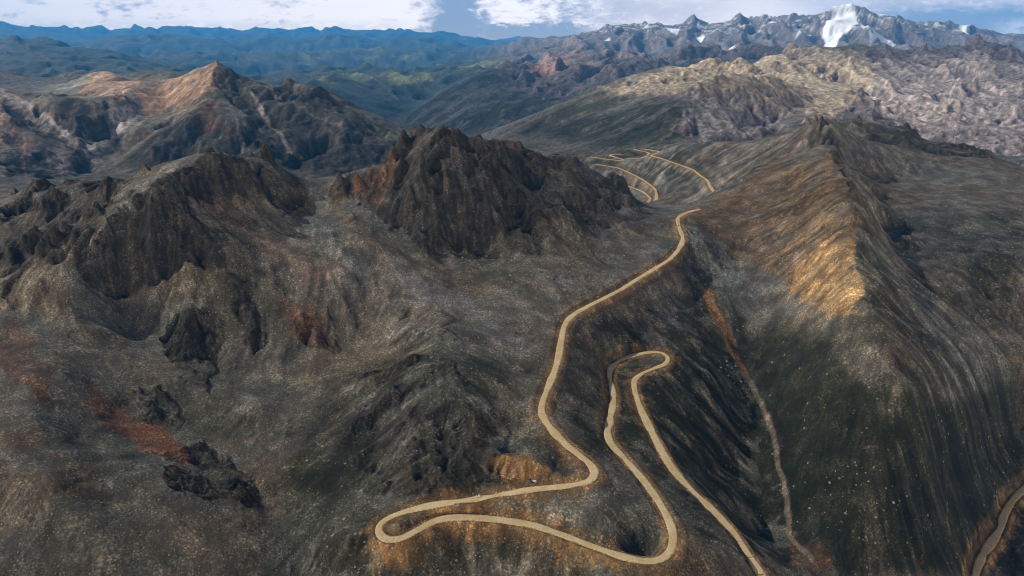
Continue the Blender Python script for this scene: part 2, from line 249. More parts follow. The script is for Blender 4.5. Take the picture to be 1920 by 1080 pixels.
# ------------------------------------------------------------------ terrain grid
TH = 1.06
def srows():
    segs = [(250, 400, .012), (400, 1600, .00105), (1600, 2800, .0016), (2800, 7500, .0024), (7500, 16000, .004), (16000, 62000, .0085)]
    r = []
    for a, b, d in segs:
        k = int(round(math.log(b / a) / d)); r += list(math.log(a) + (math.log(b / a)) * np.arange(k) / k)
    r.append(math.log(62000)); return np.array(r)
SS = srows(); TT = np.linspace(-TH, TH, 1350)
gt = np.linspace(-TH, TH, 261); gs = np.linspace(math.log(250), math.log(62000), 640)
Qc = fit_eval(ctrl, gt, gs)
def up(Q, gt, gs, tt, ss_):                      # bicubic (Catmull-Rom) resample, separable
    def wts(g, x):
        f = (x - g[0]) / (g[1] - g[0]); i = np.clip(np.floor(f).astype(int), 0, len(g) - 2); t = f - i
        idx = np.clip(i[:, None] + np.array([-1, 0, 1, 2]), 0, len(g) - 1)
        W = np.stack([-.5*t+t*t-.5*t**3, 1-2.5*t*t+1.5*t**3, .5*t+2*t*t-1.5*t**3, -.5*t*t+.5*t**3], 1)
        return idx, W
    i, W = wts(gs, ss_); A = sum(Q[i[:, k]] * W[:, k:k+1] for k in range(4))
    i, W = wts(gt, tt); return sum(A[:, i[:, k]] * W[:, k] for k in range(4))
f4 = np.float32
Q = up(Qc, gt, gs, TT, SS)
Yr = np.exp(SS)[:, None]; Xg = (TT[None] * Yr); Yg = np.broadcast_to(Yr, Xg.shape); Zg = Q * Yr
Ug = None
def project(X, Y, Z):
    fw = Y * CP - Z * SP; upv = Y * SP + Z * CP
    return 960 + FPX * X / fw, 540 - FPX * upv / fw

# ------------------------------------------------------------------ noise
def H(ix, iy, seed):
    h = (ix.astype(np.int64) * 374761393 + iy.astype(np.int64) * 668265263 + seed * 1442695041) & 0xffffffff
    h = ((h ^ (h >> 13)) * 1274126177) & 0xffffffff
    return ((h ^ (h >> 16)) & 0xffffff).astype(f4) * f4(1 / 0xffffff)
def par(fn, *A):                                   # run a row-wise function on 4 threads
    n = A[0].shape[0]; ed = np.linspace(0, n, 25).astype(int)
    with ThreadPoolExecutor(4) as ex:
        R = list(ex.map(lambda k: fn(*[a[ed[k]:ed[k+1]] for a in A]), range(24)))
    if isinstance(R[0], tuple): return tuple(np.concatenate([r[j] for r in R]) for j in range(len(R[0])))
    return np.concatenate(R)
def vn(x, y, seed):                                # gradient noise, about -1..1
    ix = np.floor(x); iy = np.floor(y); fx = (x - ix).astype(f4); fy = (y - iy).astype(f4)
    ux = fx*fx*fx*(fx*(fx*6-15)+10); uy = fy*fy*fy*(fy*(fy*6-15)+10)
    def g(dx, dy):
        a = H(ix + dx, iy + dy, seed) * f4(2 * PI); return np.cos(a) * (fx - dx) + np.sin(a) * (fy - dy)
    a, b, c, d = g(0, 0), g(1, 0), g(0, 1), g(1, 1)
    return (a + (b - a) * ux + (c - a) * uy + (a - b - c + d) * ux * uy) * f4(1.5)
def sst(a, b, x): t = np.clip((x - a) / (b - a), 0, 1); return t * t * (3 - 2 * t)
def fbm(X, Y, L, oct=4, seed=0, g=.5):
    def f(X, Y):
        s = 0; a = 1.0
        for k in range(oct): s = s + a * vn(X / (L / 2 ** k) + 7.3 * k, Y / (L / 2 ** k) - 3.1 * k, seed + k); a *= g
        return s
    return par(f, X, Y)
def gully(X, Y, GD, L, seed):
    """stripes of wavelength L running down the slope (slope direction taken once per cell from GD); returns -1..1"""
    gpx, gpy = GD; nt = len(TT)
    def f(X, Y):
        cx = X / (L * 1.6); cy = Y / (L * 1.6); ix = np.floor(cx); iy = np.floor(cy)
        num = np.zeros(X.shape, f4); nus = np.zeros(X.shape, f4); den = np.full(X.shape, 1e-4, f4)
        for a in (-1, 0, 1):
            for b in (-1, 0, 1):
                jx = H(ix + a, iy + b, seed) * .8 + .1; jy = H(ix + a, iy + b, seed + 9) * .8 + .1
                wxp = (ix + a + jx) * (L * 1.6); wyp = np.maximum((iy + b + jy) * (L * 1.6), 252)
                si = np.searchsorted(SS, np.log(wyp)).clip(0, len(SS) - 1); ti = ((wxp / wyp + TH) / (2 * TH) * (nt - 1)).astype(int).clip(0, nt - 1)
                px = gpx[si, ti]; py = gpy[si, ti]
                dx = (cx - ix - a - jx).astype(f4); dy = (cy - iy - b - jy).astype(f4)
                w_ = np.exp(-(dx * dx + dy * dy) * 3.2)
                ph = (dx * px + dy * py) * f4(2 * PI * 1.6) + H(ix + a, iy + b, seed + 21) * f4(6.28)
                num += w_ * np.cos(ph); nus += w_ * np.sin(ph); den += w_
        return num / np.sqrt(num ** 2 + nus ** 2 + (den * .25) ** 2)
    return par(f, X, Y)
def grad(Z):
    zt = np.gradient(Z, TT, axis=1); zs = np.gradient(Z, SS, axis=0)
    gx = zt / Yg; gy = zs / Yg - TT[None] * gx
    return gx.astype(f4), gy.astype(f4)

# ------------------------------------------------------------------ painted regions (where rock, scree, grass and rust-coloured soil lie)
U0, V0 = project(Xg, Yg, Zg)
wob = fbm(Xg / Yg * 1000, SS[:, None] * 1000 + 0 * Xg, 60., 4, 301); wob2 = fbm(Xg / Yg * 1000, SS[:, None] * 1000 + 0 * Xg, 60., 4, 331)
UWW = Uw = U0 + wob * 16; VWW = Vw = V0 + wob2 * 9
def poly(P, Y0, Y1, soft=8, wv=1.0):
    """soft mask of the ground inside an outline, between two distances"""
    if Y0 < 1700: Y0 *= .76
    P = np.array(P, float); m = np.zeros(U0.shape, f4)
    Uw, Vw = (UWW, VWW) if wv == 1 else (U0 + wob * 16 * wv, V0 + wob2 * 9 * wv)
    bx = (Uw > P[:, 0].min() - soft * 2) & (Uw < P[:, 0].max() + soft * 2) & (Vw > P[:, 1].min() - soft * 2) & (Vw < P[:, 1].max() + soft * 2) & (Yg >= Y0) & (Yg <= Y1)
    u = Uw[bx]; v = Vw[bx]; ins = np.zeros(u.shape, bool); d = np.full(u.shape, 1e9)
    for (x0, y0), (x1, y1) in zip(P, np.roll(P, -1, 0)):
        c = (y0 > v) != (y1 > v); ins ^= c & (u < (x1 - x0) * (v - y0) / ((y1 - y0) or 1e-9) + x0)
        t = np.clip(((u - x0) * (x1 - x0) + (v - y0) * (y1 - y0)) / ((x1 - x0) ** 2 + (y1 - y0) ** 2 + 1e-9), 0, 1)
        d = np.minimum(d, np.hypot(u - x0 - t * (x1 - x0), v - y0 - t * (y1 - y0)))
    m[bx] = sst(-soft, soft, np.where(ins, d, -d)); return m
def stroke(P, Y0, Y1, wd):
    if Y0 < 1700: Y0 *= .76
    P = np.array(P, float); m = np.zeros(U0.shape, f4)
    bx = (Uw > P[:, 0].min() - wd * 2) & (Uw < P[:, 0].max() + wd * 2) & (Vw > P[:, 1].min() - wd * 2) & (Vw < P[:, 1].max() + wd * 2) & (Yg >= Y0) & (Yg <= Y1)
    u = U0[bx] * .75 + Uw[bx] * .25; v = V0[bx] * .75 + Vw[bx] * .25; d = np.full(u.shape, 1e9)
    for (x0, y0), (x1, y1) in zip(P[:-1], P[1:]):
        t = np.clip(((u - x0) * (x1 - x0) + (v - y0) * (y1 - y0)) / ((x1 - x0) ** 2 + (y1 - y0) ** 2 + 1e-9), 0, 1)
        d = np.minimum(d, np.hypot(u - x0 - t * (x1 - x0), v - y0 - t * (y1 - y0)))
    m[bx] = 1 - sst(wd * .35, wd, d); return m

rock = np.zeros(U0.shape, f4)
for P, a, b, k in [
    ([(0,385),(130,335),(240,335),(200,395),(120,470),(60,500),(0,560)], 950, 1450, .8),
    ([(130,470),(200,410),(240,385),(295,328),(345,355),(375,410),(405,440),(400,500),(350,490),(290,530),(215,560),(150,530)], 860, 1160, 1),
    ([(320,330),(380,300),(440,285),(520,310),(570,350),(565,385),(540,405),(480,385),(420,370),(360,370)], 1150, 1500, .9),
    ([(640,345),(700,305),(760,265),(830,228),(880,240),(960,240),(1010,262),(1030,330),(1000,400),(960,440),(900,470),(810,475),(750,440),(690,400)], 1100, 1650, 1),
    ([(1000,262),(1080,262),(1120,300),(1180,360),(1200,400),(1150,420),(1100,440),(1040,420),(980,440),(1000,380)], 1100, 1650, .6),
    ([(410,520),(455,530),(490,600),(490,660),(455,640),(430,580)], 750, 1000, .8),
    ([(300,600),(380,590),(405,640),(410,700),(380,730),(340,700),(310,660)], 700, 900, .8),
    ([(560,580),(610,580),(630,650),(600,665),(570,620)], 780, 950, .5),
    ([(250,730),(310,725),(340,790),(290,790)], 630, 780, .7),
    ([(300,860),(380,830),(470,900),(480,945),(400,935),(330,910)], 540, 680, .8),
    ([(660,720),(780,660),(860,690),(940,800),(950,900),(800,925),(700,930),(650,830)], 540, 760, .45),
    ([(1525,225),(1545,215),(1565,250),(1575,300),(1600,345),(1570,310),(1540,285),(1520,250)], 1500, 2000, .9),
    ([(1580,225),(1700,240),(1760,270),(1870,300),(1830,330),(1760,335),(1700,300),(1620,260)], 1850, 2250, .9),
    ([(1280,270),(1290,180),(1400,155),(1460,140),(1490,165),(1520,200),(1450,250),(1400,285)], 2600, 4000, .85),
    ([(1130,170),(1250,122),(1480,92),(1600,85),(1600,160),(1480,150),(1290,180)], 3500, 7000, .35),
    ([(1580,140),(1640,90),(1760,85),(1920,95),(1920,300),(1840,290),(1750,255),(1600,240),(1500,230),(1560,190),(1620,170)], 2500, 7600, .8),
    ([(300,230),(395,195),(440,235),(480,300),(420,330),(300,320)], 2200, 3500, .45),
    ([(60,195),(110,180),(180,195),(240,165),(250,200),(230,240),(215,280),(160,260),(110,230)], 2700, 4300, .9),
    ([(0,180),(60,205),(110,240),(200,290),(150,330),(0,330)], 1900, 3700, .85),
    ([(410,125),(430,120),(450,120),(500,160),(560,150),(640,190),(760,260),(700,300),(560,340),(470,270),(440,200),(400,150)], 2200, 4000, 1),
    ([(890,130),(1000,110),(1100,60),(1300,40),(1560,20),(1700,40),(1920,60),(1920,110),(1480,100),(1280,120),(1150,150),(1050,190)], 7000, 19000, 1),
    ([(700,580),(820,580),(860,640),(740,640)], 800, 960, .25),
    ]: rock = np.maximum(rock, poly(P, a, b, 9, 1.6) * k)
rock *= .6 + .7 * sst(-.5, .4, wob)
far = sst(7500, 11000, Yg)
rock = np.clip(np.maximum(rock, far * .45), 0, 1)

# ------------------------------------------------------------------ road centre lines in world space
def wpt(u, v, z): Y = z / q_of(v); return (th_of(u, v) * Y, Y, z)
def smooth_path(P, step):
    P = np.array(P); t = np.r_[0, np.cumsum(np.linalg.norm(np.diff(P[:, :2], axis=0), axis=1))]
    Pe = np.vstack([2 * P[0] - P[1], P, 2 * P[-1] - P[-2]]); out = []
    for i in range(len(P) - 1):
        a, b, c, d = Pe[i:i + 4]; k = max(2, int((t[i + 1] - t[i]) / step))
        for j in range(k):
            f = j / k; out.append(.5 * (2*b + (c-a)*f + (2*a-5*b+4*c-d)*f*f + (-a+3*b-3*c+d)*f**3))
    out.append(P[-1]); out = np.array(out)
    for _ in range(6): out[1:-1, 2] = (out[:-2, 2] + out[1:-1, 2] * 2 + out[2:, 2]) / 4
    return out
ROADW = [4.3, 5.0, 5.4, 5.0, 5.0, 5.2]           # half widths
PATHS = [smooth_path([wpt(*p) for p in R_], 3.0 if i < 2 else 6.0) for i, R_ in enumerate(ROADS)]
def clearance():
    """distance from every grid vertex to the nearest road centre, its height there and half width"""
    D = np.full(Xg.shape, 1e3, f4); RZ = Zg.astype(f4).copy(); HW = np.full(Xg.shape, 4.0, f4); WS = np.zeros(Xg.shape); WZ = np.zeros(Xg.shape)
    for P, hw in zip(PATHS, ROADW):
        for k in range(0, len(P) - 1, 6):
            q = P[k:k + 7]; m = 45
            y0, y1 = q[:, 1].min() - m, q[:, 1].max() + m; x0, x1 = q[:, 0].min() - m, q[:, 0].max() + m
            i0, i1 = np.searchsorted(SS, [math.log(y0), math.log(y1)])
            j0, j1 = np.searchsorted(TT, [min(x0 / y0, x0 / y1), max(x1 / y0, x1 / y1)])
            if i1 <= i0 or j1 <= j0: continue
            sl_ = (slice(i0, i1), slice(j0, j1)); x = Xg[sl_]; y = Yg[sl_]
            dm = np.full(x.shape, 1e3); zm = np.zeros(x.shape)
            for a, b in zip(q[:-1], q[1:]):
                e = b - a; t = np.clip(((x - a[0]) * e[0] + (y - a[1]) * e[1]) / (e[0]**2 + e[1]**2 + 1e-9), 0, 1)
                d = np.hypot(x - a[0] - t * e[0], y - a[1] - t * e[1]); c = d < dm
                dm = np.where(c, d, dm); zm = np.where(c, a[2] + t * e[2], zm)
            c = dm < D[sl_]; D[sl_] = np.where(c, dm, D[sl_]); HW[sl_] = np.where(c, hw, HW[sl_])
            ww = 1 / (np.maximum(dm - hw - 1, 0) ** 2 + .3) ** 2; WS[sl_] += ww; WZ[sl_] += ww * zm
    RZ = np.where(WS > 1e-12, WZ / np.maximum(WS, 1e-12), RZ)
    return D, RZ, HW
RD, RZ, RHW = clearance()

# ------------------------------------------------------------------ relief
gx, gy = grad(Zg)
Z = Zg.copy(); slope0 = np.sqrt(gx**2 + gy**2)
X32 = Xg; Y32 = Yg
nearroad = 1 - .7 * (1 - sst(8, 26, RD))
wx = fbm(Xg, Yg, 90., 3, 50) ; wy = fbm(Xg, Yg, 90., 3, 60)
big = sst(700, 2500, Yg)
seed = 100
sdist = sst(1800, 4500, Yg); RGT = sst(2500, 3200, Yg) * (1 - sst(7500, 9500, Yg)) * sst(.12, .3, TT)[None]
hist = [Z.copy(), Z.copy(), Z.copy()]
for L in (5000., 2400., 1100., 520., 250., 120., 58., 28., 13., 6.5):
    wgt = sst(.16 - .04 * sdist + .05 * RGT, .075 - .02 * sdist + .025 * RGT, L / Yg) * sst(.0045 + .0015 * sdist, .009 + .004 * sdist, L / Yg)       # band visible at this distance
    seed += 11
    rows = np.where(wgt.max(1) > 1e-3)[0]
    if len(rows) == 0: continue
    r0, r1 = rows[0], rows[-1] + 1; s_ = slice(r0, r1)
    gxx, gyy = grad(hist[0]); gxs, gys = gxx[s_], gyy[s_]
    sl = np.sqrt(gxs**2 + gys**2)
    gl_ = np.sqrt(gxx**2 + gyy**2) + 1e-6
    g = gully(Xg[s_], Yg[s_], (-gyy / gl_, gxx / gl_), L, seed)
    g = 1.5 - 2 * np.sqrt(.5 * (1 - g) + .01)
    rg = 1 - np.abs(par(lambda a, b: vn(a / L, b / L, seed + 3), Xg[s_], Yg[s_])) * 1.6
    rk = rock[s_]; rel = np.clip(L / Yg[s_] / .08, .02, 2.5) ** .30
    fr = sst(1800, 3200, Yg[s_])
    sml = .55 + .45 * sst(.008, .03, L / Yg[s_])                       # scree is smooth, crags are not
    md = sst(2100, 2600, Yg[s_]) * (1 - sst(4600, 6500, Yg[s_])) * (TT[None] < .05)
    nr_ = 1 - sst(1500, 1900, Yg[s_])
    a_g = (.046 * sml + (.105 + .03 * nr_) * rk) * (np.clip(sl / .5, .15, 1.3) * (1 - fr) + .8 * fr) * (1 - .1 * md)
    a_r = (.020 * sml + (.075 + .075 * nr_) * rk) * ((.3 + .7 * np.clip(sl / .4, 0, 1)) * (1 - fr) + (1.6 + .7 * sst(6000, 9000, Yg[s_])) * fr) * (1 + .1 * md)
    patch = (.45 + .75 * sst(-.4, .5, wob[s_])) * (1 + .7 * sst(900, 1100, Yg[s_]) * (1 - sst(2100, 2500, Yg[s_])) * sst(.42, .55, TT)[None]) * (1 + .22 * sst(2500, 3200, Yg[s_]) * (1 - sst(7500, 9500, Yg[s_])) * sst(.12, .3, TT)[None])
    Z[s_] += wgt[s_] * L * nearroad[s_] * patch * rel * (a_g * (g - .22) + a_r * (rg - .60 - .12 * fr))
    hist = hist[1:] + [Z.copy()]
# cliff bands and ledges on the crags
tz = (Zg + 14 * fbm(Xg, Yg, 120., 3, 640) * np.clip(Yg / 1200, .7, 6)) / (34 * np.clip(Yg / 1200, .7, 6))
Z = Z + (1 - sst(2000, 2800, Yg)) * rock * nearroad * (34 * np.clip(Yg / 1200, .7, 6)) * .05 * np.sin(2 * PI * tz) * (1 - far * .6)
# cut and fill for the roads
bed = sst(RHW + 10, RHW + 1.0, RD)
bed = np.where(Yg > 1500, sst(RHW + 26, RHW + 3, RD), bed)
Z = Z * (1 - bed) + (RZ - .25) * bed

gx, gy = grad(Z); slope = np.sqrt(gx**2 + gy**2)
# ------------------------------------------------------------------ debris and grass streaks running down the slopes
def streak(X, Y, GD, L, seed):
    gpx, gpy = GD; nt = len(TT)
    def f(X, Y):
        cx = X / (L * 3); cy = Y / (L * 3); ix = np.floor(cx); iy = np.floor(cy)
        num = np.zeros(X.shape, f4)
        for a in (-1, 0, 1):
            for b in (-1, 0, 1):
                for k in (0, 5, 10, 15):
                    jx = H(ix + a, iy + b, seed + k); jy = H(ix + a, iy + b, seed + 50 + k)
                    wxp = (ix + a + jx) * (L * 3); wyp = np.maximum((iy + b + jy) * (L * 3), 252)
                    si = np.searchsorted(SS, np.log(wyp)).clip(0, len(SS) - 1); ti = ((wxp / wyp + TH) / (2 * TH) * (nt - 1)).astype(int).clip(0, nt - 1)
                    tx = gpx[si, ti]; ty = gpy[si, ti]
                    dx = ((cx - ix - a - jx) * 3).astype(f4); dy = ((cy - iy - b - jy) * 3).astype(f4)
                    al = dx * tx + dy * ty; ac = -dx * ty + dy * tx
                    sg = np.where(H(ix + a, iy + b, seed + 80 + k) > .5, f4(1), f4(-1))
                    num += sg * np.exp(-(al * al * .5 + ac * ac * 10))
        return num
    return par(f, X, Y)
SM = np.full(U0.shape, .12, f4)
for P, a, b in [([(620,700),(760,600),(900,640),(1000,760),(1000,900),(700,950),(540,1080),(1200,1080),(1240,980),(1000,960),(560,880)], 400, 850),
    ([(1100,620),(1300,640),(1440,760),(1480,960),(1560,1080),(1400,1080),(1250,860),(1200,700)], 500, 1100),
    ([(1600,300),(1660,400),(1920,760),(1920,1080),(1560,1080),(1700,760),(1600,560)], 500, 1500),
    ([(1290,400),(1560,280),(1610,600),(1400,520)], 1000, 1900), ([(1100,280),(1500,230),(1540,300),(1280,400),(1150,380)], 1500, 3000),
    ([(380,360),(600,420),(700,520),(1000,640),(940,660),(560,500)], 800, 1260)]: SM = np.maximum(SM, poly(P, a, b, 30))
SM = np.maximum(SM, (.35 + .6 * (U0 < 820) * (Yg < 4600)) * sst(1900, 2300, Yg))
gx, gy = grad(Zg * .5 + hist[0] * .5); gl_ = np.sqrt(gx**2 + gy**2) + 1e-6; GDs = (gx / gl_, gy / gl_)
STK = np.zeros(U0.shape, f4)
for k, L in enumerate((1200., 520., 230., 100., 44., 19., 8.)):
    wgt = sst(.10, .05, L / Yg) * sst(.003, .006, L / Yg); rows = np.where(wgt.max(1) > 1e-3)[0]
    if len(rows) == 0: continue
    s_ = slice(rows[0], rows[-1] + 1)
    STK[s_] += wgt[s_] * streak(Xg[s_], Yg[s_], GDs, L, 900 + 7 * k) * .5
gx, gy = grad(Z); slope = np.sqrt(gx**2 + gy**2)
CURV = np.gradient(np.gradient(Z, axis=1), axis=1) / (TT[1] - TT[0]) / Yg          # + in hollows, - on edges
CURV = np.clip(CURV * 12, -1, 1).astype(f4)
# ------------------------------------------------------------------ ground colour (albedo)
nA = fbm(Xg, Yg, 160., 5, 800, .6); nB = fbm(Xg, Yg, 45., 5, 820, .6); nC = fbm(Xg, Yg, 900., 4, 840)
nS = fbm(Xg + wx * 40, Yg + wy * 40, 14., 4, 860, .65)
nn = np.where(Yg > 2500, nC * .6 + nA * .6, nA * .7 + nB * .5)
col = np.zeros(U0.shape + (3,), f4)
def mixc(c, m):
    global col
    m = np.clip(m, 0, 1)[..., None].astype(f4); col = col * (1 - m) + np.array(c, f4) * m
SCREE = (.180, .168, .138); SOIL = (.115, .092, .060); GRASS = (.034, .036, .018); ROCKC = (.047, .043, .036); RUST = (.15, .080, .044); PALE = (.20, .185, .165); OCHRE = (.19, .115, .05)
mixc(SCREE, 1 + 0 * nn)
mixc(SOIL, sst(-.1, .5, nn) * .7)
nZ = fbm(Xg + wx * 60, Yg + wy * 60, 240., 3, 880); nZ2 = fbm(Xg - wy * 60, Yg + wx * 60, 180., 3, 890)
mixc((.135, .145, .125), sst(.0, .5, nZ) * .75); mixc((.15, .11, .068), sst(.1, .5, nZ2) * .55); mixc((.17, .155, .15), sst(.1, .5, -nZ2) * .4); mixc((.085, .09, .07), sst(.1, .5, -nZ) * .6)
# grass: lower right valley, spur, far green slopes
for P, a, b, k in [
    ([(1060,620),(1300,540),(1420,600),(1500,700),(1700,720),(1920,850),(1920,1080),(1250,1080),(1300,980),(1150,830),(1100,880),(1050,760)], 500, 1150, .95),
    ([(620,720),(760,640),(900,640),(1000,760),(1090,860),(1000,910),(700,950),(540,1080),(1180,1080),(1240,980),(1000,960),(520,900)], 400, 850, .6),
    ([(540,800),(700,900),(720,1080),(540,1080),(520,960)], 400, 700, .7),
    ([(200,300),(390,195),(560,280),(780,262),(640,330),(300,335)], 2200, 3500, .8),
    ([(930,240),(1130,160),(1290,180),(1280,270),(1100,280)], 3000, 5000, .9),
    ([(1130,280),(1340,270),(1340,330),(1230,330),(1100,330)], 1900, 2800, .8),
    ([(1650,400),(1920,400),(1920,640),(1750,560)], 1000, 1700, .75),
    ([(400,110),(1000,110),(1100,190),(1000,260),(700,260),(500,200)], 6000, 16000, .9),
    ([(0,60),(450,100),(500,160),(300,150),(0,150)], 7000, 16000, .9),
    ([(1600,350),(1640,500),(1900,800),(1920,900),(1700,760),(1600,560)], 700, 1400, .5)]:
    mixc(GRASS, poly(P, a, b, 22) * k * (.25 + .75 * sst(-.35, .25, nn * .8 + nB * .2 - STK * SM * .8)))
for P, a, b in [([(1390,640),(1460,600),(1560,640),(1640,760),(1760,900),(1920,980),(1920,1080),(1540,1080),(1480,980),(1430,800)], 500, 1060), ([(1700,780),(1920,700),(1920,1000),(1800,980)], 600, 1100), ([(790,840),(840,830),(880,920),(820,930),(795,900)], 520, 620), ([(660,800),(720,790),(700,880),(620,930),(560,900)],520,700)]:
    mixc((.022, .024, .012), poly(P, a, b, 26) * .85)  # darkest grass; the hollow above the road has its deep shade painted in too
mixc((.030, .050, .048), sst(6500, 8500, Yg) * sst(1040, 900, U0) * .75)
# crags
rm = np.clip(rock * 1.3, 0, 1) * sst(.15, .55, slope + .25 * rock + nS * .12)
mixc(ROCKC, np.where(Yg < 7000, rm * .9, 0)); 
purple = np.where(Yg > 2600, np.clip(rock * 1.2, 0, 1), 0) * sst(840, 1000, U0)
mixc((.205, .17, .17), purple * .85)
# pale grey ribs and basins on the right, sunny ridge with its sunlight lifted into the colour
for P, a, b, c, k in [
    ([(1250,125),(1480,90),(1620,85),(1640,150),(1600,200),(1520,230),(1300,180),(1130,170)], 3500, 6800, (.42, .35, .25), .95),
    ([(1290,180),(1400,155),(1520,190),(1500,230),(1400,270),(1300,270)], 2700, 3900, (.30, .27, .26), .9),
    ([(125,242),(150,262),(205,285),(205,300),(170,290),(130,260)], 2200, 3400, (.33, .30, .295), .9),
    ([(85,275),(110,285),(160,325),(150,335),(110,320),(95,300)], 1900, 3000, (.31, .28, .275), .9),
    ([(165,240),(190,262),(208,275),(205,300),(185,285)], 2200, 3400, (.33, .30, .295), .9),
    ([(20,240),(60,265),(50,300),(0,270),(0,240)], 2000, 3400, (.21, .14, .11), .8),
    ([(0,195),(14,205),(22,240),(0,236)], 2600, 3900, (.42, .31, .25), .8),
    ([(268,168),(322,158),(318,205),(290,215),(265,200)], 2900, 4300, (.30, .17, .10), .95),
    ([(318,158),(390,150),(385,188),(330,215),(315,205)], 2900, 4300, (.25, .18, .13), .85),
    ([(215,215),(260,195),(262,230),(230,255),(205,240)], 2600, 3900, (.28, .26, .27), .85),
    ([(75,158),(150,145),(150,185),(110,175)], 3600, 5200, (.17, .18, .175), .8),
    ([(0,135),(75,155),(100,175),(60,185),(0,165)], 3800, 6000, (.15, .16, .17), .8),
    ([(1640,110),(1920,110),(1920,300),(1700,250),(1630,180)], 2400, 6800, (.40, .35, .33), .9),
    ([(155,160),(200,128),(268,163),(230,195),(180,195),(150,185)], 3500, 4700, (.36, .24, .18), .95),
    ([(268,165),(315,145),(360,130),(405,115),(415,150),(395,165),(390,185),(270,215)], 3200, 4200, (.33, .21, .14), .9),
    ([(350,215),(400,185),(410,215),(425,245),(390,240)], 2700, 3400, RUST, .8),
    ([(415,250),(450,290),(430,285)], 2500, 3100, RUST, .8),
    ([(0,170),(60,205),(110,240),(50,235)], 2700, 3800, (.30, .25, .22), .8),
    ([(90,230),(160,270),(210,290),(170,300),(110,260)], 2500, 3300, (.22, .20, .19), .8),
    ([(1285,405),(1350,370),(1440,310),(1560,290),(1600,350),(1598,480),(1605,590),(1520,560),(1420,510),(1340,450)], 1000, 1850, (.125, .082, .042), .9),
    ([(1340,270),(1540,225),(1560,280),(1440,300),(1350,360),(1270,300)], 1500, 2300, (.16, .135, .11), .7),
    ([(1480,500),(1600,430),(1612,590),(1560,590),(1500,560)], 1000, 1300, (.27, .175, .08), .8),  # lit left face of the ridge, sunlight painted in as brighter gold
    ([(0,580),(40,600),(100,720),(110,760),(0,700)], 600, 850, RUST, .9),
    ([(0,790),(80,810),(120,850),(0,840)], 520, 640, RUST, .5),
    ([(150,710),(200,740),(300,800),(360,860),(340,880),(250,830),(180,790)], 600, 730, (.17,.07,.03), .85),
    ([(515,555),(590,570),(640,640),(600,660),(540,620)], 780, 980, RUST, .75),
    ([(920,600),(1010,630),(1000,650),(930,620)], 780, 950, RUST, .5),
    ([(655,350),(740,300),(750,310),(690,385)], 1300, 1520, (.15,.085,.045), .6),
    ([(925,250),(960,243),(1000,262),(970,275),(935,275)], 1400, 1600, (.15,.095,.065), .7),
    ([(380,365),(430,375),(520,440),(640,520),(600,540),(500,480),(420,430)], 950, 1260, (.15,.11,.085), .7),
    ([(570,345),(620,345),(640,440),(700,520),(650,520),(590,440)], 1000, 1520, (.115,.13,.13), .7),
    ([(720,480),(880,560),(1000,640),(960,650),(840,590),(740,530)], 800, 1080, (.16,.155,.155), .7),
    ([(1210,460),(1300,440),(1400,520),(1440,600),(1360,560),(1290,520)], 1000, 1250, (.085,.098,.098), .8),
    ([(1160,500),(1260,480),(1220,540),(1150,560)], 950, 1150, (.17,.155,.17), .5),
    ([(1250,520),(1290,560),(1270,600),(1210,560)], 950, 1100, (.20,.19,.165), .6),
    ([(910,850),(950,850),(1060,890),(1080,905),(950,918),(940,890)], 530, 620, (.22,.125,.045), .95),
    ([(700,1000),(760,1020),(730,1070),(710,1040)], 470, 530, (.20,.09,.04), .7),
    ([(1000,115),(1060,100),(1050,135),(1010,140)], 7500, 10000, (.36,.22,.18), .8),
    ([(1280,1000),(1400,1060),(1430,1080),(1250,1080)], 500, 700, (.14,.105,.07), .6),
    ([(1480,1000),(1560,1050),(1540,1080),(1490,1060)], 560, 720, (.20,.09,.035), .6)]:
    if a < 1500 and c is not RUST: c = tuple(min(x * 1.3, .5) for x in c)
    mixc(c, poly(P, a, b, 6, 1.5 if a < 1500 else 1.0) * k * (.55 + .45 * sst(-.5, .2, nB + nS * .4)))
# scree chutes and tracks
for P, a, b, wd, c, k in [
    ([(1325,550),(1345,590),(1375,650),(1395,700)], 800, 1200, 12, (.26,.14,.06), .95),
    ([(1395,700),(1440,780),(1455,850),(1475,930),(1480,1000),(1520,1050)], 560, 1000, 7, (.27,.22,.16), .95),
    ([(130,700),(137,770),(150,820),(230,880),(330,930),(460,960)], 500, 730, 14, (.14,.13,.11), .7),
    ([(0,170),(45,192),(100,226),(128,250)], 2600, 4100, 6, (.38, .33, .31), .95), ([(475,180),(505,222),(525,255),(543,292)], 2300, 3900, 4, (.32, .28, .25), .95), ([(505,170),(560,200),(640,240)], 2800, 4000, 4, (.16,.15,.13), .8), ([(340,215),(300,245),(250,275),(215,300)], 2300, 3400, 5, (.17,.15,.10), .8),
    ([(45,240),(42,300),(55,350)], 1800, 3000, 5, (.27,.19,.15), .8),
    ([(480,190),(510,230),(535,270),(545,290)], 2400, 3700, 5, (.24,.20,.17), .8),
    ([(440,220),(450,260),(457,285)], 2400, 3400, 4, (.24,.20,.17), .7),
    ([(110,255),(150,285),(190,310)], 2200, 3300, 8, (.22,.20,.19), .8),
    ([(160,250),(190,270),(210,290)], 2500, 3300, 8, (.22,.20,.19), .8),
    ([(0,582),(90,508),(140,468),(200,418)], 700, 1050, 7, (.22,.19,.16), .7),
    ([(1100,305),(1130,360),(1200,400),(1240,420)], 1250, 1600, 18, (.12,.11,.10), .7)]:
    mixc(c, stroke(P, a, b, wd) * k)
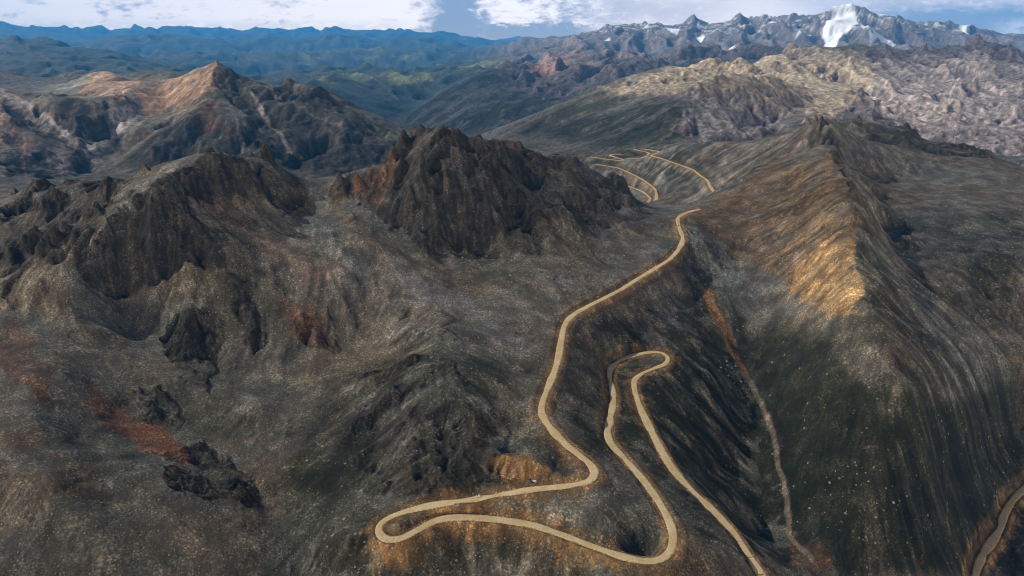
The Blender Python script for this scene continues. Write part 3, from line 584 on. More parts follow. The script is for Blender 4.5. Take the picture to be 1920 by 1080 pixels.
# brown earth thrown up along the roads
rd = (1 - sst(RHW + 1, RHW + 13 + nS * 9 + nB * 6, RD)) * (.8 + .3 * nS)
mixc((.27, .165, .070), rd * .95)
for P, a, b, k in [([(540,148),(640,140),(760,142),(860,122),(960,108),(960,122),(860,138),(760,156),(600,156)], 8500, 16500, .8), ([(560,100),(700,92),(820,100),(700,108),(560,112)],14000,21000,.7), ([(740,240),(800,275),(770,280),(700,235)], 3000, 3600, .6)]:
    mixc((.20, .22, .09), poly(P, a, b, 4) * k * sst(-.3, .4, nC))
# snow fields
snow = np.zeros(U0.shape, f4)
for P in [[(1560,28),(1600,25),(1612,38),(1600,42),(1590,55),(1575,70),(1562,95),(1536,95),(1550,75),(1543,65),(1546,45)],
          [(1612,38),(1625,48),(1645,62),(1680,82),(1665,86),(1645,82),(1632,88),(1625,70)],
          [(1490,73),(1510,60),(1532,51),(1520,62),(1500,70)],
          [(1642,26),(1662,34),(1668,40),(1650,34)],
          [(1250,52),(1275,52),(1270,66),(1256,62)], [(1305,62),(1320,55),(1322,64),(1312,70)], [(1368,97),(1380,90),(1378,94),(1372,98)], [(1440,40),(1462,44),(1458,48),(1445,46)],[(1203,52),(1216,44),(1213,50)],
          [(1132,70),(1142,66),(1142,70)],[(1788,54),(1815,52),(1820,60),(1800,58)]]:
    snow = np.maximum(snow, poly(P, 9000, 17000, 1.5, .12))
snow = np.maximum(snow, sst(.2, .7, nA + nB * .6) * sst(70, 48, V0) * (Yg > 12000) * (U0 > 1100) * sst(1.3, .7, slope) * .4)
snow *= 1 - .85 * sst(.95, 1.6, slope)
mixc((.78, .80, .83), snow)
steep = sst(.15, .5, slope)
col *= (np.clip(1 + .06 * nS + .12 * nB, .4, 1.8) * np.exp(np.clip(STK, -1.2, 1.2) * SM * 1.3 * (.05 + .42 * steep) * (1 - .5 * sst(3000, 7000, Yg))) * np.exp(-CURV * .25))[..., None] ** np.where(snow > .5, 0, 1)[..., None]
col = np.clip(col, .008, .85)

# ------------------------------------------------------------------ meshes
def attr(me, name, data, kind='FLOAT'):
    a = me.attributes.new(name, 'FLOAT_COLOR' if kind == 'C' else 'FLOAT', 'POINT')
    if kind == 'C':
        d = np.ones((len(data), 4), f4); d[:, :3] = data; a.data.foreach_set('color', d.ravel())
    else: a.data.foreach_set('value', data.astype(f4).ravel())
def grid_obj(name, r0, r1, mat):
    X, Y, z = Xg[r0:r1], Yg[r0:r1], Z[r0:r1]; nr, nc = X.shape
    me = bpy.data.meshes.new(name)
    co = np.stack([X, Y, z], -1).astype(f4).reshape(-1, 3)
    i = (np.arange(nr - 1)[:, None] * nc + np.arange(nc - 1)).ravel()
    F = np.stack([i, i + 1, i + nc + 1, i + nc], 1).astype(np.int32)
    me.vertices.add(len(co)); me.vertices.foreach_set('co', co.ravel())
    me.loops.add(F.size); me.loops.foreach_set('vertex_index', F.ravel())
    me.polygons.add(len(F)); me.polygons.foreach_set('loop_start', np.arange(0, F.size, 4, dtype=np.int32))
    me.update(calc_edges=True); me.shade_smooth()
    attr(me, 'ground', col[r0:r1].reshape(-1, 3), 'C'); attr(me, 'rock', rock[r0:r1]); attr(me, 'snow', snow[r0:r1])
    o = bpy.data.objects.new(name, me); C.objects.link(o); me.materials.append(mat); o['kind'] = 'structure'
    return o

def mat_ground():
    m = bpy.data.materials.new('mountain_ground'); m.use_nodes = True; t = NT(m.node_tree)
    out = t.n('ShaderNodeOutputMaterial'); b = t.n('ShaderNodeBsdfPrincipled', inp={'Roughness': .95, 'Specular IOR Level': .15})
    g = t.n('ShaderNodeAttribute', attribute_name='ground').outputs[0]
    rk = t.n('ShaderNodeAttribute', attribute_name='rock').outputs[2]
    sn = t.n('ShaderNodeAttribute', attribute_name='snow').outputs[2]
    pos = t.n('ShaderNodeNewGeometry').outputs['Position']
    n1 = t.noise(pos, .035, 12, .68); n2 = t.noise(pos, .0045, 9, .6)
    vo = t.n('ShaderNodeTexVoronoi', inp={'Vector': pos, 'Scale': .62, 'Randomness': 1.0})
    vo2 = t.n('ShaderNodeTexVoronoi', inp={'Vector': pos, 'Scale': .26, 'Randomness': 1.0})
    cr = t.n('ShaderNodeSeparateColor', inp={0: vo.outputs['Color']}).outputs[0]
    cr2 = t.n('ShaderNodeSeparateColor', inp={0: vo2.outputs['Color']}).outputs[1]
    cluster = t.ss(n1, .44, .60)
    st = t.m('MULTIPLY', t.m('POWER', cr, 3.5), t.m('ADD', .35, cluster))
    st2 = t.m('MULTIPLY', t.ss(cr2, .93, .98), t.m('MULTIPLY', t.ss(vo2.outputs['Distance'], .45, .30), cluster))
    f = t.m('ADD', t.ss(n1, .34, .66, .68, 1.18), t.m('MULTIPLY', t.m('SUBTRACT', n2, .5), .5))
    f = t.m('MULTIPLY', f, t.m('ADD', .72, t.m('MULTIPLY', st, 1.1)))
    f = t.m('MULTIPLY', f, t.ss(vo.outputs['Distance'], .9, .55, .55, 1.0))
    c = t.n('ShaderNodeVectorMath', operation='SCALE', inp={0: g, 3: f}).outputs[0]
    st2 = t.m('MULTIPLY', st2, t.m('SUBTRACT', 1.0, rk))
    c = t.mix(t.m('MULTIPLY', st2, .8), c, (.34, .33, .29))
    c = t.mix(sn, c, (.80, .82, .86))
    t.nt.links.new(c, b.inputs['Base Color'])
    hgt = t.m('ADD', t.m('MULTIPLY', n1, t.m('ADD', 1.6, t.m('MULTIPLY', rk, 9.0))), t.m('MULTIPLY', n2, t.m('MULTIPLY', rk, 14.0)))
    bp = t.n('ShaderNodeBump', inp={'Strength': 1.0, 'Distance': 1.0, 'Height': hgt}); t.nt.links.new(bp.outputs[0], b.inputs['Normal'])
    t.nt.links.new(t.m('SUBTRACT', 1.0, t.m('MULTIPLY', sn, .9)), bp.inputs['Strength'])
    t.nt.links.new(b.outputs[0], out.inputs[0]); return m
MG = mat_ground()
k1, k2 = np.searchsorted(SS, math.log(2800)), np.searchsorted(SS, math.log(9000))
grid_obj('mountain_terrain', 0, k1 + 1, MG)
grid_obj('hills', k1, k2 + 1, MG)
grid_obj('far_mountains', k2, len(SS), MG)

# roads
def mat_road():
    m = bpy.data.materials.new('dirt_road'); m.use_nodes = True; t = NT(m.node_tree)
    out = t.n('ShaderNodeOutputMaterial'); b = t.n('ShaderNodeBsdfPrincipled', inp={'Roughness': .95, 'Specular IOR Level': .1})
    pos = t.n('ShaderNodeNewGeometry').outputs['Position']; a = t.n('ShaderNodeAttribute', attribute_name='across').outputs[2]
    n1 = t.noise(pos, .06, 8, .65); n2 = t.noise(pos, .6, 6, .7)
    a = t.m('ADD', a, t.m('MULTIPLY', t.m('SUBTRACT', n1, .5), .9)); x = t.m('ABSOLUTE', a)
    tr = t.m('MULTIPLY', t.ss(x, .12, .32), t.ss(x, .66, .46))               # wheel tracks, paler
    c = t.mix(t.ss(n1, .35, .65), (.62, .47, .24), (.76, .62, .38))
    c = t.mix(t.m('MULTIPLY', tr, t.ss(n1, .4, .6, .1, .5)), c, (.74, .62, .42))
    c = t.mix(t.m('MULTIPLY', t.ss(t.m('ADD', x, t.m('ADD', t.m('MULTIPLY', t.m('SUBTRACT', n2, .5), 1.5), t.m('MULTIPLY', t.m('SUBTRACT', n1, .5), .9))), .72, 1.05), .9), c, (.27, .165, .07))
    c = t.mix(t.ss(n2, .35, .75), c, t.mix(.4, c, (.26, .18, .09)))
    t.nt.links.new(c, b.inputs['Base Color'])
    bp = t.n('ShaderNodeBump', inp={'Strength': .6, 'Distance': .3, 'Height': n2}); t.nt.links.new(bp.outputs[0], b.inputs['Normal'])
    t.nt.links.new(b.outputs[0], out.inputs[0]); return m
MR = mat_road()
def road_mesh(name, P, hw):
    d = np.gradient(P[:, :2], axis=0); d /= np.linalg.norm(d, axis=1)[:, None] + 1e-9; n = np.stack([d[:, 1], -d[:, 0]], 1)
    rng = np.random.RandomState(5); cols = [-1, -.8, -.5, -.25, 0, .25, .5, .8, 1]
    wv = hw * (1 + .16 * np.interp(np.arange(len(P)), np.arange(0, len(P) + 5, 5), rng.randn(len(np.arange(0, len(P) + 5, 5)))))
    V = []; A = []
    for c in cols:
        z = P[:, 2] + .10 - (.9 if abs(c) == 1 else 0) + .05 * (1 - abs(c))
        V.append(np.c_[P[:, 0] + n[:, 0] * c * wv * (1.1 if abs(c) == 1 else 1), P[:, 1] + n[:, 1] * c * wv * (1.1 if abs(c) == 1 else 1), z]); A.append(np.full(len(P), c))
    V = np.stack(V, 1).reshape(-1, 3); A = np.stack(A, 1).ravel(); nc = len(cols)
    F = [(i*nc+j, i*nc+j+1, (i+1)*nc+j+1, (i+1)*nc+j) for i in range(len(P)-1) for j in range(nc-1)]
    me = bpy.data.meshes.new(name); me.from_pydata(V.tolist(), [], [f[::-1] for f in F]); me.shade_smooth()
    attr(me, 'across', A); me.materials.append(MR)
    o = bpy.data.objects.new(name, me); C.objects.link(o); o['kind'] = 'structure'; return o
for P, hw in zip(PATHS, ROADW): road_mesh('road', P, hw)

# unseen cloud cover above the mountains, its breaks placed to let sun onto chosen slopes
def clouds():
    Hc = 2300.0; breaks = [(1640,180,4600,500,.8),(1800,150,5200,600,.6),(1500,150,5000,900,1.),(1300,140,5200,900,.9),(1400,110,5800,700,.8),(205,165,4300,380,1.),(390,135,3950,330,1.),(300,170,3900,350,.7),(1590,55,13000,1500,1.),(1030,110,8800,600,.9),(700,148,9800,900,.9),(860,140,11000,1000,.8),(1180,215,4400,260,.8),(1560,470,1000,170,.75),(1500,420,1200,200,.6),(770,258,3300,160,.8),(1850,220,3300,500,.35),(1000,930,560,200,.3),(1480,250,2900,300,.3),(500,110,15500,1500,.8),(600,70,26000,3000,1.)]
    nx, ny = 260, 260; xs = np.linspace(-26000, 22000, nx); ys = np.linspace(-7000, 10500, ny)
    Xc, Yc = np.meshgrid(xs, ys); 
    n = fbm(Xc, Yc, 3800., 5, 1200, .55)
    t = 420 + 330 * n; T = np.zeros_like(t)
    for u, v, Y, r, k in breaks:
        q = q_of(v); x = th_of(u, v) * Y; z = q * Y; d = (Hc - z) / sd[2]
        r2 = ((Xc - x - sd[0] * d) ** 2 + (Yc - Y - sd[1] * d) ** 2) / r ** 2; T = np.maximum(T, k * np.exp(-r2 * .7))
    t = np.clip(t, 60, None) * (1 - np.clip(T * 1.5 + .12 * n * (T > .05), 0, 1)) 
    me = bpy.data.meshes.new('clouds'); top = np.stack([Xc, Yc, Hc + np.clip(t, 1, None) * 1.2], -1).reshape(-1, 3); bot = np.stack([Xc, Yc, Hc - np.clip(t, 1, None) * .25], -1).reshape(-1, 3)
    i = (np.arange(ny - 1)[:, None] * nx + np.arange(nx - 1)).ravel(); F = np.stack([i, i + 1, i + nx + 1, i + nx], 1)
    me.from_pydata(np.vstack([top, bot]).tolist(), [], F.tolist() + (F[:, ::-1] + nx * ny).tolist()); me.shade_smooth()
    attr(me, 'thick', np.r_[t.ravel(), t.ravel()])
    m = bpy.data.materials.new('clouds'); m.use_nodes = True; tn = NT(m.node_tree)
    out = tn.n('ShaderNodeOutputMaterial'); th = tn.n('ShaderNodeAttribute', attribute_name='thick').outputs[2]
    cv = tn.n('ShaderNodeCombineColor', inp={0: tn.ss(th, 0., 230., 1., CLOUD_T), 1: tn.ss(th, 0., 230., 1., CLOUD_T), 2: tn.ss(th, 0., 230., 1., CLOUD_T * 1.02)}).outputs[0]
    tr = tn.n('ShaderNodeBsdfTransparent', inp={0: cv}); tn.nt.links.new(tr.outputs[0], out.inputs[0]); me.materials.append(m)
    o = bpy.data.objects.new('clouds', me); C.objects.link(o); o['kind'] = 'structure'
CLOUD_T = .69
clouds()
# haze
def haze():
    z0, z1 = Z.min() - 1, max(Z.max(), 0) + 15; print('ZMAX', Z.max())
    me = bpy.data.meshes.new('haze'); v = [(x, y, z) for z in (z0, z1) for x, y in ((-66000, 100), (66000, 100), (66000, 62500), (-66000, 62500))]
    v = [(x, -200 if y == 100 else y, z) for x, y, z in v]
    me.from_pydata(v, [], [(0,3,2,1),(4,5,6,7),(0,1,5,4),(1,2,6,5),(2,3,7,6),(3,0,4,7)])
    m = bpy.data.materials.new('haze'); m.use_nodes = True; t = NT(m.node_tree)
    out = t.n('ShaderNodeOutputMaterial'); pv = t.n('ShaderNodeVolumePrincipled', inp={'Color': (.06, .42, 1, 1), 'Density': 2.8e-5, 'Anisotropy': 0.0})
    t.nt.links.new(pv.outputs[0], out.inputs['Volume']); me.materials.append(m)
    o = bpy.data.objects.new('haze', me); C.objects.link(o); o['kind'] = 'stuff'; o['label'] = 'blue haze filling the air over the far mountains'
haze()

# ------------------------------------------------------------------ finding the ground
def ground(u, v, lift=0.0):
    q = q_of(v); th = th_of(u, v); j = (th + TH) / (2 * TH) * (len(TT) - 1); j0 = int(j); f = j - j0
    if j0 < 0 or j0 >= len(TT) - 1: return None
    c = (QF[:, j0] * (1 - f) + QF[:, j0 + 1] * f); i = int(np.argmax(c >= q))
    if c[i] < q: return None
    i0 = max(i - 1, 0); g = (q - c[i0]) / (c[i] - c[i0] + 1e-12) if i > 0 else 0
    Y = math.exp(SS[i0] + (SS[i] - SS[i0]) * min(max(g, 0), 1)); return np.array([th * Y, Y, q * Y + lift])
QF = Z / Yg
def zat(x, y):
    j = (x / y + TH) / (2 * TH) * (len(TT) - 1); i = np.interp(math.log(y), SS, np.arange(len(SS)))
    i0, j0 = int(i), int(j); fi, fj = i - i0, j - j0; j0 = min(max(j0, 0), len(TT) - 2); i0 = min(i0, len(SS) - 2)
    return (Z[i0, j0] * (1-fj) + Z[i0, j0+1] * fj) * (1-fi) + (Z[i0+1, j0] * (1-fj) + Z[i0+1, j0+1] * fj) * fi
def mat(name, colr, rough=.8, metal=0.0, spec=.3, var=0.0):
    m = bpy.data.materials.new(name); m.use_nodes = True; t = NT(m.node_tree)
    out = t.n('ShaderNodeOutputMaterial'); b = t.n('ShaderNodeBsdfPrincipled', inp={'Roughness': rough, 'Metallic': metal, 'Specular IOR Level': spec})
    tc = t.n('ShaderNodeTexCoord').outputs['Object']; n = t.noise(tc, 1.1 if var > .2 else 3.0, 6, .65)
    k = t.ss(n, .3, .7, 1 - var, 1 + var)
    c = t.n('ShaderNodeVectorMath', operation='SCALE', inp={0: colr, 3: k}).outputs[0]
    t.nt.links.new(c, b.inputs['Base Color']); t.nt.links.new(b.outputs[0], out.inputs[0]); return m
def mobj(name, V, F, m, parent=None, smooth=False):
    me = bpy.data.meshes.new(name); me.from_pydata([tuple(map(float, p)) for p in V], [], F); me.materials.append(m)
    if smooth: me.shade_smooth()
    o = bpy.data.objects.new(name, me); C.objects.link(o)
    if parent: o.parent = parent
    return o
def tag(o, label, cat, group=None):
    o['label'] = label; o['category'] = cat
    if group: o['group'] = group
# ------------------------------------------------------------------ stones
import bmesh
def rockmesh(seed, sub=2):
    bm = bmesh.new(); bmesh.ops.create_icosphere(bm, subdivisions=sub, radius=1); r = random.Random(seed)
    planes = [(np.array([r.gauss(0, 1), r.gauss(0, 1), r.gauss(0, 1)]), r.uniform(.55, .85)) for _ in range(11)]
    sx, sy, sz = r.uniform(.8, 1.25), r.uniform(.65, 1.0), r.uniform(.55, .8)
    for v in bm.verts:
        p = np.array(v.co)
        for n, d in planes:
            n = n / np.linalg.norm(n); k = p @ n - d
            if k > 0: p = p - n * k
        v.co = (p[0] * sx, p[1] * sy, p[2] * sz)
    V = [tuple(v.co) for v in bm.verts]; F = [[v.index for v in f.verts] for f in bm.faces]; bm.free(); return V, F
MB = [mat('boulder_grey', (.23, .225, .21), .9, var=.35), mat('boulder_dark', (.12, .12, .115), .9, var=.35), mat('boulder_pale', (.30, .295, .27), .9, var=.3)]
PROTO = []
for k in range(7):
    V, F = rockmesh(40 + k); me = bpy.data.meshes.new('boulder'); me.from_pydata(V, [], F); PROTO.append((me, k))
def rocks():
    R = random.Random(11); first = {}
    fields = [(([(820,470),(900,470),(1000,500),(1150,520),(1140,560),(1000,540),(850,500)]), 62, 1.2, 3.4, 0, 'grey boulder in the boulder field at the foot of the central crag', 'boulders in the basin below the central crag'),
        ([(1010,500),(1075,500),(1075,525),(1010,525)], 9, 3.2, 5.0, 1, 'large dark block in the middle of the basin boulder field', 'large dark blocks in the basin'),
        ([(1000,550),(1130,560),(1080,650),(1020,640)], 26, 1.0, 2.6, 0, 'grey boulder scattered above the bend of the dirt road', 'boulders above the road bend'),
        ([(1340,670),(1390,680),(1400,740),(1350,720)], 16, .9, 2.6, 2, 'pale boulder in the grass left of the orange streambed', 'pale boulders left of the streambed'),
        ([(1490,860),(1650,860),(1700,960),(1560,1000),(1500,940)], 34, .7, 2.1, 2, 'pale boulder on the dark grassy slope at lower right', 'pale boulders on the dark lower right slope'),
        ([(200,600),(330,600),(340,660),(200,660)], 22, .8, 2.0, 0, 'grey stone on the scree below the left crag', 'stones on the left scree'),
        ([(60,740),(150,750),(190,800),(90,800)], 20, .8, 1.9, 0, 'grey stone on the scree beside the rusty soil at far left', 'stones beside the rusty soil'),
        ([(0,900),(260,860),(300,1070),(0,1070)], 30, .7, 1.6, 0, 'grey stone on the stony slope in the bottom left corner', 'stones in the bottom left corner'),
        ([(590,440),(640,450),(640,500),(600,500)], 16, 1.2, 2.6, 0, 'grey boulder at the bottom of the scree chute from the saddle', 'boulders below the saddle chute'),
        ([(640,1010),(900,1030),(900,1070),(660,1070)], 18, .6, 1.7, 2, 'pale stone on the dark slope below the lower hairpin road', 'pale stones below the lower hairpin')]
    def inside(P, x, y):
        c = False
        for (x0, y0), (x1, y1) in zip(P, P[1:] + P[:1]):
            if (y0 > y) != (y1 > y) and x < (x1 - x0) * (y - y0) / (y1 - y0) + x0: c = not c
        return c
    for P, n, a, b, mi, lab, grp in fields:
        xs = [p[0] for p in P]; ys = [p[1] for p in P]; k = 0
        while k < n:
            u, v = R.uniform(min(xs), max(xs)), R.uniform(min(ys), max(ys))
            if not inside(P, u, v): continue
            p = ground(u, v)
            if p is None: k += 1; continue
            k += 1; i = int(np.searchsorted(SS, math.log(p[1]))); j = int((p[0] / p[1] + TH) / (2 * TH) * (len(TT) - 1))
            if RD[min(i, len(SS) - 1), j] < 7: continue
            me, mk = PROTO[R.randrange(7)]; key = (mk, mi)
            if key not in first: first[key] = me.copy(); first[key].name = 'boulder'; first[key].materials.append(MB[mi])
            o = bpy.data.objects.new('boulder', first[key]); C.objects.link(o)
            sz = a + (b - a) * R.random() ** 2; o.scale = (sz, sz, sz); o.rotation_euler = (R.uniform(-.4, .4), R.uniform(-.4, .4), R.uniform(0, 6.3))
            o.location = (p[0], p[1], p[2] + sz * .15); tag(o, lab, 'boulder', grp)
rocks()
def rubble():
    rng = np.random.RandomState(3); N = 60000
    # spots spread evenly over the visible near slopes
    uu = rng.uniform(-30, 1950, N); vv = rng.uniform(380, 1100, N) ; P = []
    for u, v in zip(uu, vv):
        p = ground(u, v)
        if p is not None and p[1] < 1500: P.append(p)
    P = np.array(P); si = np.searchsorted(SS, np.log(P[:, 1])).clip(0, len(SS) - 1); ti = ((P[:, 0] / P[:, 1] + TH) / (2 * TH) * (len(TT) - 1)).astype(int)
    g = col[si, ti]; green = (g[:, 1] < .06); keep = (RD[si, ti] > RHW[si, ti] + 1.5) & (rng.rand(len(P)) < np.where(green, .07, 1) * np.clip(.55 + nB[si, ti] * .9, .08, 1) * (1 - .85 * sst(.3, .7, rock[si, ti])))
    P = P[keep]; g = g[keep]; n = len(P)
    base = np.array([(1,0,-.2),(.2,.9,-.25),(-.9,.4,-.2),(-.5,-.8,-.2),(.6,-.7,-.25),(.35,.3,.6),(-.4,.1,.55),(.1,-.4,.5)]); 
    F = np.array([(0,1,5),(1,2,6),(1,6,5),(2,3,6),(3,4,7),(3,7,6),(4,0,5),(4,5,7),(5,6,7)])
    ang = rng.uniform(0, 6.28, n); s_ = (.42 + .55 * rng.rand(n) ** 3 * 2.2) * np.clip(P[:, 1] / 800, .8, 1.5)
    B = base[None] * (1 + .3 * rng.randn(n, 8, 1)) * s_[:, None, None]; ca, sa = np.cos(ang)[:, None], np.sin(ang)[:, None]
    V = np.stack([B[..., 0] * ca - B[..., 1] * sa, B[..., 0] * sa + B[..., 1] * ca, B[..., 2]], -1) + P[:, None]
    me = bpy.data.meshes.new('rubble'); Fa = (F[None] + 8 * np.arange(n)[:, None, None]).reshape(-1, 3).astype(np.int32)
    me.vertices.add(n * 8); me.vertices.foreach_set('co', V.astype(f4).ravel()); me.loops.add(Fa.size); me.loops.foreach_set('vertex_index', Fa.ravel())
    me.polygons.add(len(Fa)); me.polygons.foreach_set('loop_start', np.arange(0, Fa.size, 3, dtype=np.int32)); me.update(calc_edges=True)
    cc = np.clip(g * .45 + np.array([.13, .127, .115]) * rng.uniform(.5, 1.45, (n, 1)), .02, .5); attr(me, 'stone', np.repeat(cc, 8, 0), 'C')
    m = bpy.data.materials.new('rubble'); m.use_nodes = True; t = NT(m.node_tree); out = t.n('ShaderNodeOutputMaterial'); b = t.n('ShaderNodeBsdfPrincipled', inp={'Roughness': .95, 'Specular IOR Level': .15})
    a = t.n('ShaderNodeAttribute', attribute_name='stone').outputs[0]; nn_ = t.noise(t.n('ShaderNodeNewGeometry').outputs['Position'], 1.5, 3, .5)
    c = t.n('ShaderNodeVectorMath', operation='SCALE', inp={0: a, 3: t.ss(nn_, .3, .7, .75, 1.25)}).outputs[0]
    t.nt.links.new(c, b.inputs['Base Color']); t.nt.links.new(b.outputs[0], out.inputs[0]); me.materials.append(m)
    o = bpy.data.objects.new('rubble', me); C.objects.link(o); o['kind'] = 'stuff'; o['label'] = 'loose grey stones scattered over the scree slopes'
rubble()
# ------------------------------------------------------------------ vehicles
PAINTW = mat('white_paint', (.80, .80, .78), .25, spec=.6); PAINTD = mat('dark_paint', (.03, .032, .036), .25, spec=.6)
GLASS = mat('window_glass', (.02, .025, .03), .08, spec=.8); TYRE = mat('tyre_rubber', (.02, .02, .02), .9); RIM = mat('rim_metal', (.5, .5, .5), .35, .8)
LAMP = mat('lamp_glass', (.7, .7, .66), .1, spec=.8); TAIL = mat('tail_lamp', (.35, .02, .02), .2, spec=.7); TRIM = mat('black_trim', (.03, .03, .03), .6)
def loft(secs):                                       # secs: (x, half width, z0, z1) -> chamfered sections along x
    V = []; F = []
    for x, hw, z0, z1 in secs:
        c = min(.12, (z1 - z0) * .3)
        V += [(x, -hw + c, z0), (x, hw - c, z0), (x, hw, z0 + c), (x, hw, z1 - c), (x, hw - c, z1), (x, -hw + c, z1), (x, -hw, z1 - c), (x, -hw, z0 + c)]
    for i in range(len(secs) - 1):
        for k in range(8): F.append((i*8+k, i*8+(k+1) % 8, (i+1)*8+(k+1) % 8, (i+1)*8+k))
    F.append(tuple(range(7, -1, -1))); n = len(secs) - 1; F.append(tuple(n*8+k for k in range(8))); return V, F
def boxv(x0, x1, y0, y1, z0, z1):
    return [(x, y, z) for z in (z0, z1) for x, y in ((x0, y0), (x1, y0), (x1, y1), (x0, y1))], [(0,3,2,1),(4,5,6,7),(0,1,5,4),(1,2,6,5),(2,3,7,6),(3,0,4,7)]
def cyl(y0, y1, r, x, z, n=20):
    V = [(x + r * math.cos(2*PI*k/n), y, z + r * math.sin(2*PI*k/n)) for y in (y0, y1) for k in range(n)]
    return V, [tuple(range(n - 1, -1, -1)), tuple(range(n, 2*n))] + [(k, (k+1) % n, n + (k+1) % n, n + k) for k in range(n)]
def make_car(name, paint, van=False):
    e = bpy.data.objects.new(name, None); C.objects.link(e)
    hood = 1.0 if not van else 1.15; L = 2.35 if not van else 2.6; H1 = 1.75 if not van else 2.15
    V, F = loft([(-L, .80, .50, .95), (-L + .1, .90, .38, 1.08), (-1.2, .93, .32, 1.10), (1.0, .93, .32, 1.10), (L - .35, .90, .36, hood), (L - .05, .82, .42, .88), (L, .74, .5, .8)])
    mobj('body', V, F, paint, e, False)
    xf = 1.05 if not van else 1.85
    secs = [(-L + .12, .80, 1.06, 1.12), (-L + .38, .76, 1.06, H1 - .12), (-L + .7, .74, 1.06, H1), (.25 if not van else 1.0, .74, 1.06, H1), (xf - .75, .76, 1.06, H1 - .06), (xf, .82, 1.06, 1.10)]
    V, F = loft([(x, hw - .03, a, b - .05) for x, hw, a, b in secs]); mobj('window', V, F, GLASS, e)
    V, F = loft([(-L + .5, .74, H1 - .10, H1 - .03), (-L + .8, .76, H1 - .12, H1 + .01), (xf - 1.0, .76, H1 - .12, H1 + .01), (xf - .75, .72, H1 - .14, H1 - .05)]); mobj('roof', V, F, paint, e)
    for x in (-L + .75, -.35, .45):
        for s in (-1, 1): V, F = boxv(x - .05, x + .05, s*.80 - .02, s*.80 + .02, 1.05, H1 - .08); mobj('pillar', V, F, paint, e)
    for x in (-L + .85, L - .85):
        for s in (-1, 1):
            V, F = cyl(s*.93 - .12, s*.93 + .02, .37, x, .37); wl = mobj('wheel', V, F, TYRE, e)
            V, F = cyl(s*.95 - .06, s*.95 + .02 if s > 0 else s*.95 + .06, .22, x, .37); V, F = cyl(min(s*.94, s*.96), max(s*.94, s*.96) + .004, .22, x, .37); mobj('rim', V, F, RIM, wl)
    for s in (-1, 1):
        V, F = boxv(L - .06, L + .01, s*.62 - .13, s*.62 + .13, .66, .80); mobj('headlight', V, F, LAMP, e)
        V, F = boxv(-L - .01, -L + .06, s*.68 - .09, s*.68 + .09, .75, 1.0); mobj('tail_light', V, F, TAIL, e)
    for a, b in ((L - .08, L + .05), (-L - .05, -L + .08)): V, F = boxv(a, b, -.78, .78, .40, .54); mobj('bumper', V, F, TRIM, e)
    return e
def seat(e, u, v, heading, sc_=1.0):
    p = ground(u, v); e.location = (p[0], p[1], zat(p[0], p[1]) + .32); e.rotation_euler = (0, 0, heading); e.scale = (sc_,) * 3; return p
def copy_tree(o, parent=None):
    c = o.copy(); C.objects.link(c)
    if parent: c.parent = parent
    for ch in list(o.children): copy_tree(ch, c)
    return c
def road_heading(P, p):
    i = int(np.argmin(np.hypot(P[:, 0] - p[0], P[:, 1] - p[1]))); i = min(max(i, 2), len(P) - 3); d = P[i + 2] - P[i - 2]; return math.atan2(d[1], d[0])
wc = make_car('white_car', PAINTW); p = seat(wc, 897, 932, 0); wc.rotation_euler.z = road_heading(PATHS[0], p); tag(wc, 'white car driving along the straight between the two lower hairpins', 'car', 'cars on the mountain road')
c2 = copy_tree(wc); seat(c2, 1002, 904, 2.6); tag(c2, 'white car parked in the clay pit beside the road', 'car', 'cars on the mountain road')
dc = make_car('dark_car', PAINTD); seat(dc, 993.5, 902, 2.3); tag(dc, 'dark car parked beside the white car in the clay pit', 'car', 'cars on the mountain road')
c4 = copy_tree(dc); p = seat(c4, 1272, 424, 0); c4.rotation_euler.z = road_heading(PATHS[0], p); tag(c4, 'black car on the road at the top of the pass', 'car', 'cars on the mountain road')
vn_ = make_car('white_van', PAINTW, True); seat(vn_, 1303, 437, .3); tag(vn_, 'white van parked beside the prayer flags on the pass', 'van', 'cars on the mountain road')
c5 = copy_tree(dc); seat(c5, 1296, 436, .2); tag(c5, 'dark car parked left of the white van on the pass', 'car', 'cars on the mountain road')
c6 = copy_tree(dc); seat(c6, 1309, 440.5, .5); tag(c6, 'dark car parked right of the white van on the pass', 'car', 'cars on the mountain road')
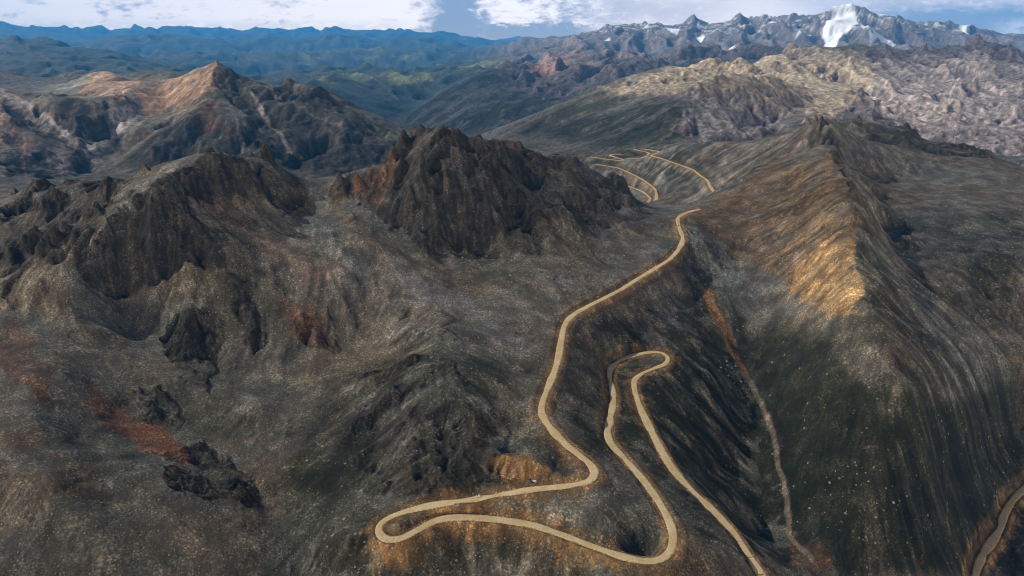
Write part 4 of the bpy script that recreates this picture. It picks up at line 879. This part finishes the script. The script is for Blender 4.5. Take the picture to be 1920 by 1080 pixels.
# ------------------------------------------------------------------ prayer flags on the pass
FC = [mat('flag_blue', (.08, .12, .45), .8), mat('flag_white', (.75, .72, .75), .8), mat('flag_red', (.5, .06, .06), .8), mat('flag_violet', (.32, .2, .5), .8), mat('flag_yellow', (.6, .45, .08), .8)]
WOOD = mat('pole_wood', (.2, .15, .1), .8)
hub = ground(1287, 437); R = random.Random(4)
pole = bpy.data.objects.new('flag_pole', None); C.objects.link(pole); pole.location = (hub[0], hub[1], zat(hub[0], hub[1]))
V, F = cyl(0, .1, .18, 0, 0, 10); V = [(x, z, (0 if y == 0 else 9)) for x, y, z in V]; mobj('pole', V, [f[::-1] for f in F], WOOD, pole)
V, F = rockmesh(77, 2); mobj('stone_base', [(x*1.6, y*1.6, z*1.2) for x, y, z in V], F, MB[0], pole); tag(pole, 'wooden prayer flag pole on a stone base beside the pass road', 'flag pole')
dirs = ['toward the road', 'toward the white van', 'down toward the streambed', 'toward the orange slope', 'toward the far switchbacks', 'toward the road bend below', 'along the parking ground']
for k, (du, dv) in enumerate([(-9, -3), (11, 2), (2, 9), (6, -8), (-4, -9), (-6, 7), (13, 7)]):
    e = ground(1287 + du, 437 + dv); s0 = bpy.data.objects.new('prayer_flag_string', None); C.objects.link(s0); z0 = pole.location.z + 8.6
    s0.location = (hub[0], hub[1], z0); ex, ey = e[0] - hub[0], e[1] - hub[1]; dd = math.hypot(ex, ey)
    if dd > 22: ex, ey = ex * 22 / dd, ey * 22 / dd
    ez = zat(hub[0] + ex, hub[1] + ey) + .4 - z0; n = 14
    pt = lambda f: np.array([ex * f, ey * f, ez * f - 2.2 * f * (1 - f)]); Vc = []; Fc = []
    for i in range(n + 1):
        c = pt(i / n); Vc += [c + (0, 0, .04), c + (.04, 0, -.03), c + (-.04, 0, -.03)]
        if i: a = 3 * i; Fc += [(a-3+j, a-3+(j+1) % 3, a+(j+1) % 3, a+j) for j in range(3)]
    mobj('cord', Vc, Fc, TRIM, s0)
    for i in range(n):
        a, b = pt((i + .1) / n), pt((i + .9) / n); h = np.array([0, 0, -.95]); o_ = np.array([R.uniform(-.3, .3), R.uniform(-.3, .3), 0]); t_ = np.array([.012, .012, 0])
        V = [a, b, b + h + o_, a + h + o_]; V = V + [x + t_ for x in V]; mobj('flag', V, [(0,1,2,3),(7,6,5,4),(0,4,5,1),(1,5,6,2),(2,6,7,3),(3,7,4,0)], FC[(i + k) % 5 if R.random() < .6 else 3], s0)
    tag(s0, 'string of small coloured prayer flags running from the pole ' + dirs[k], 'prayer flags', 'prayer flag strings on the pass')
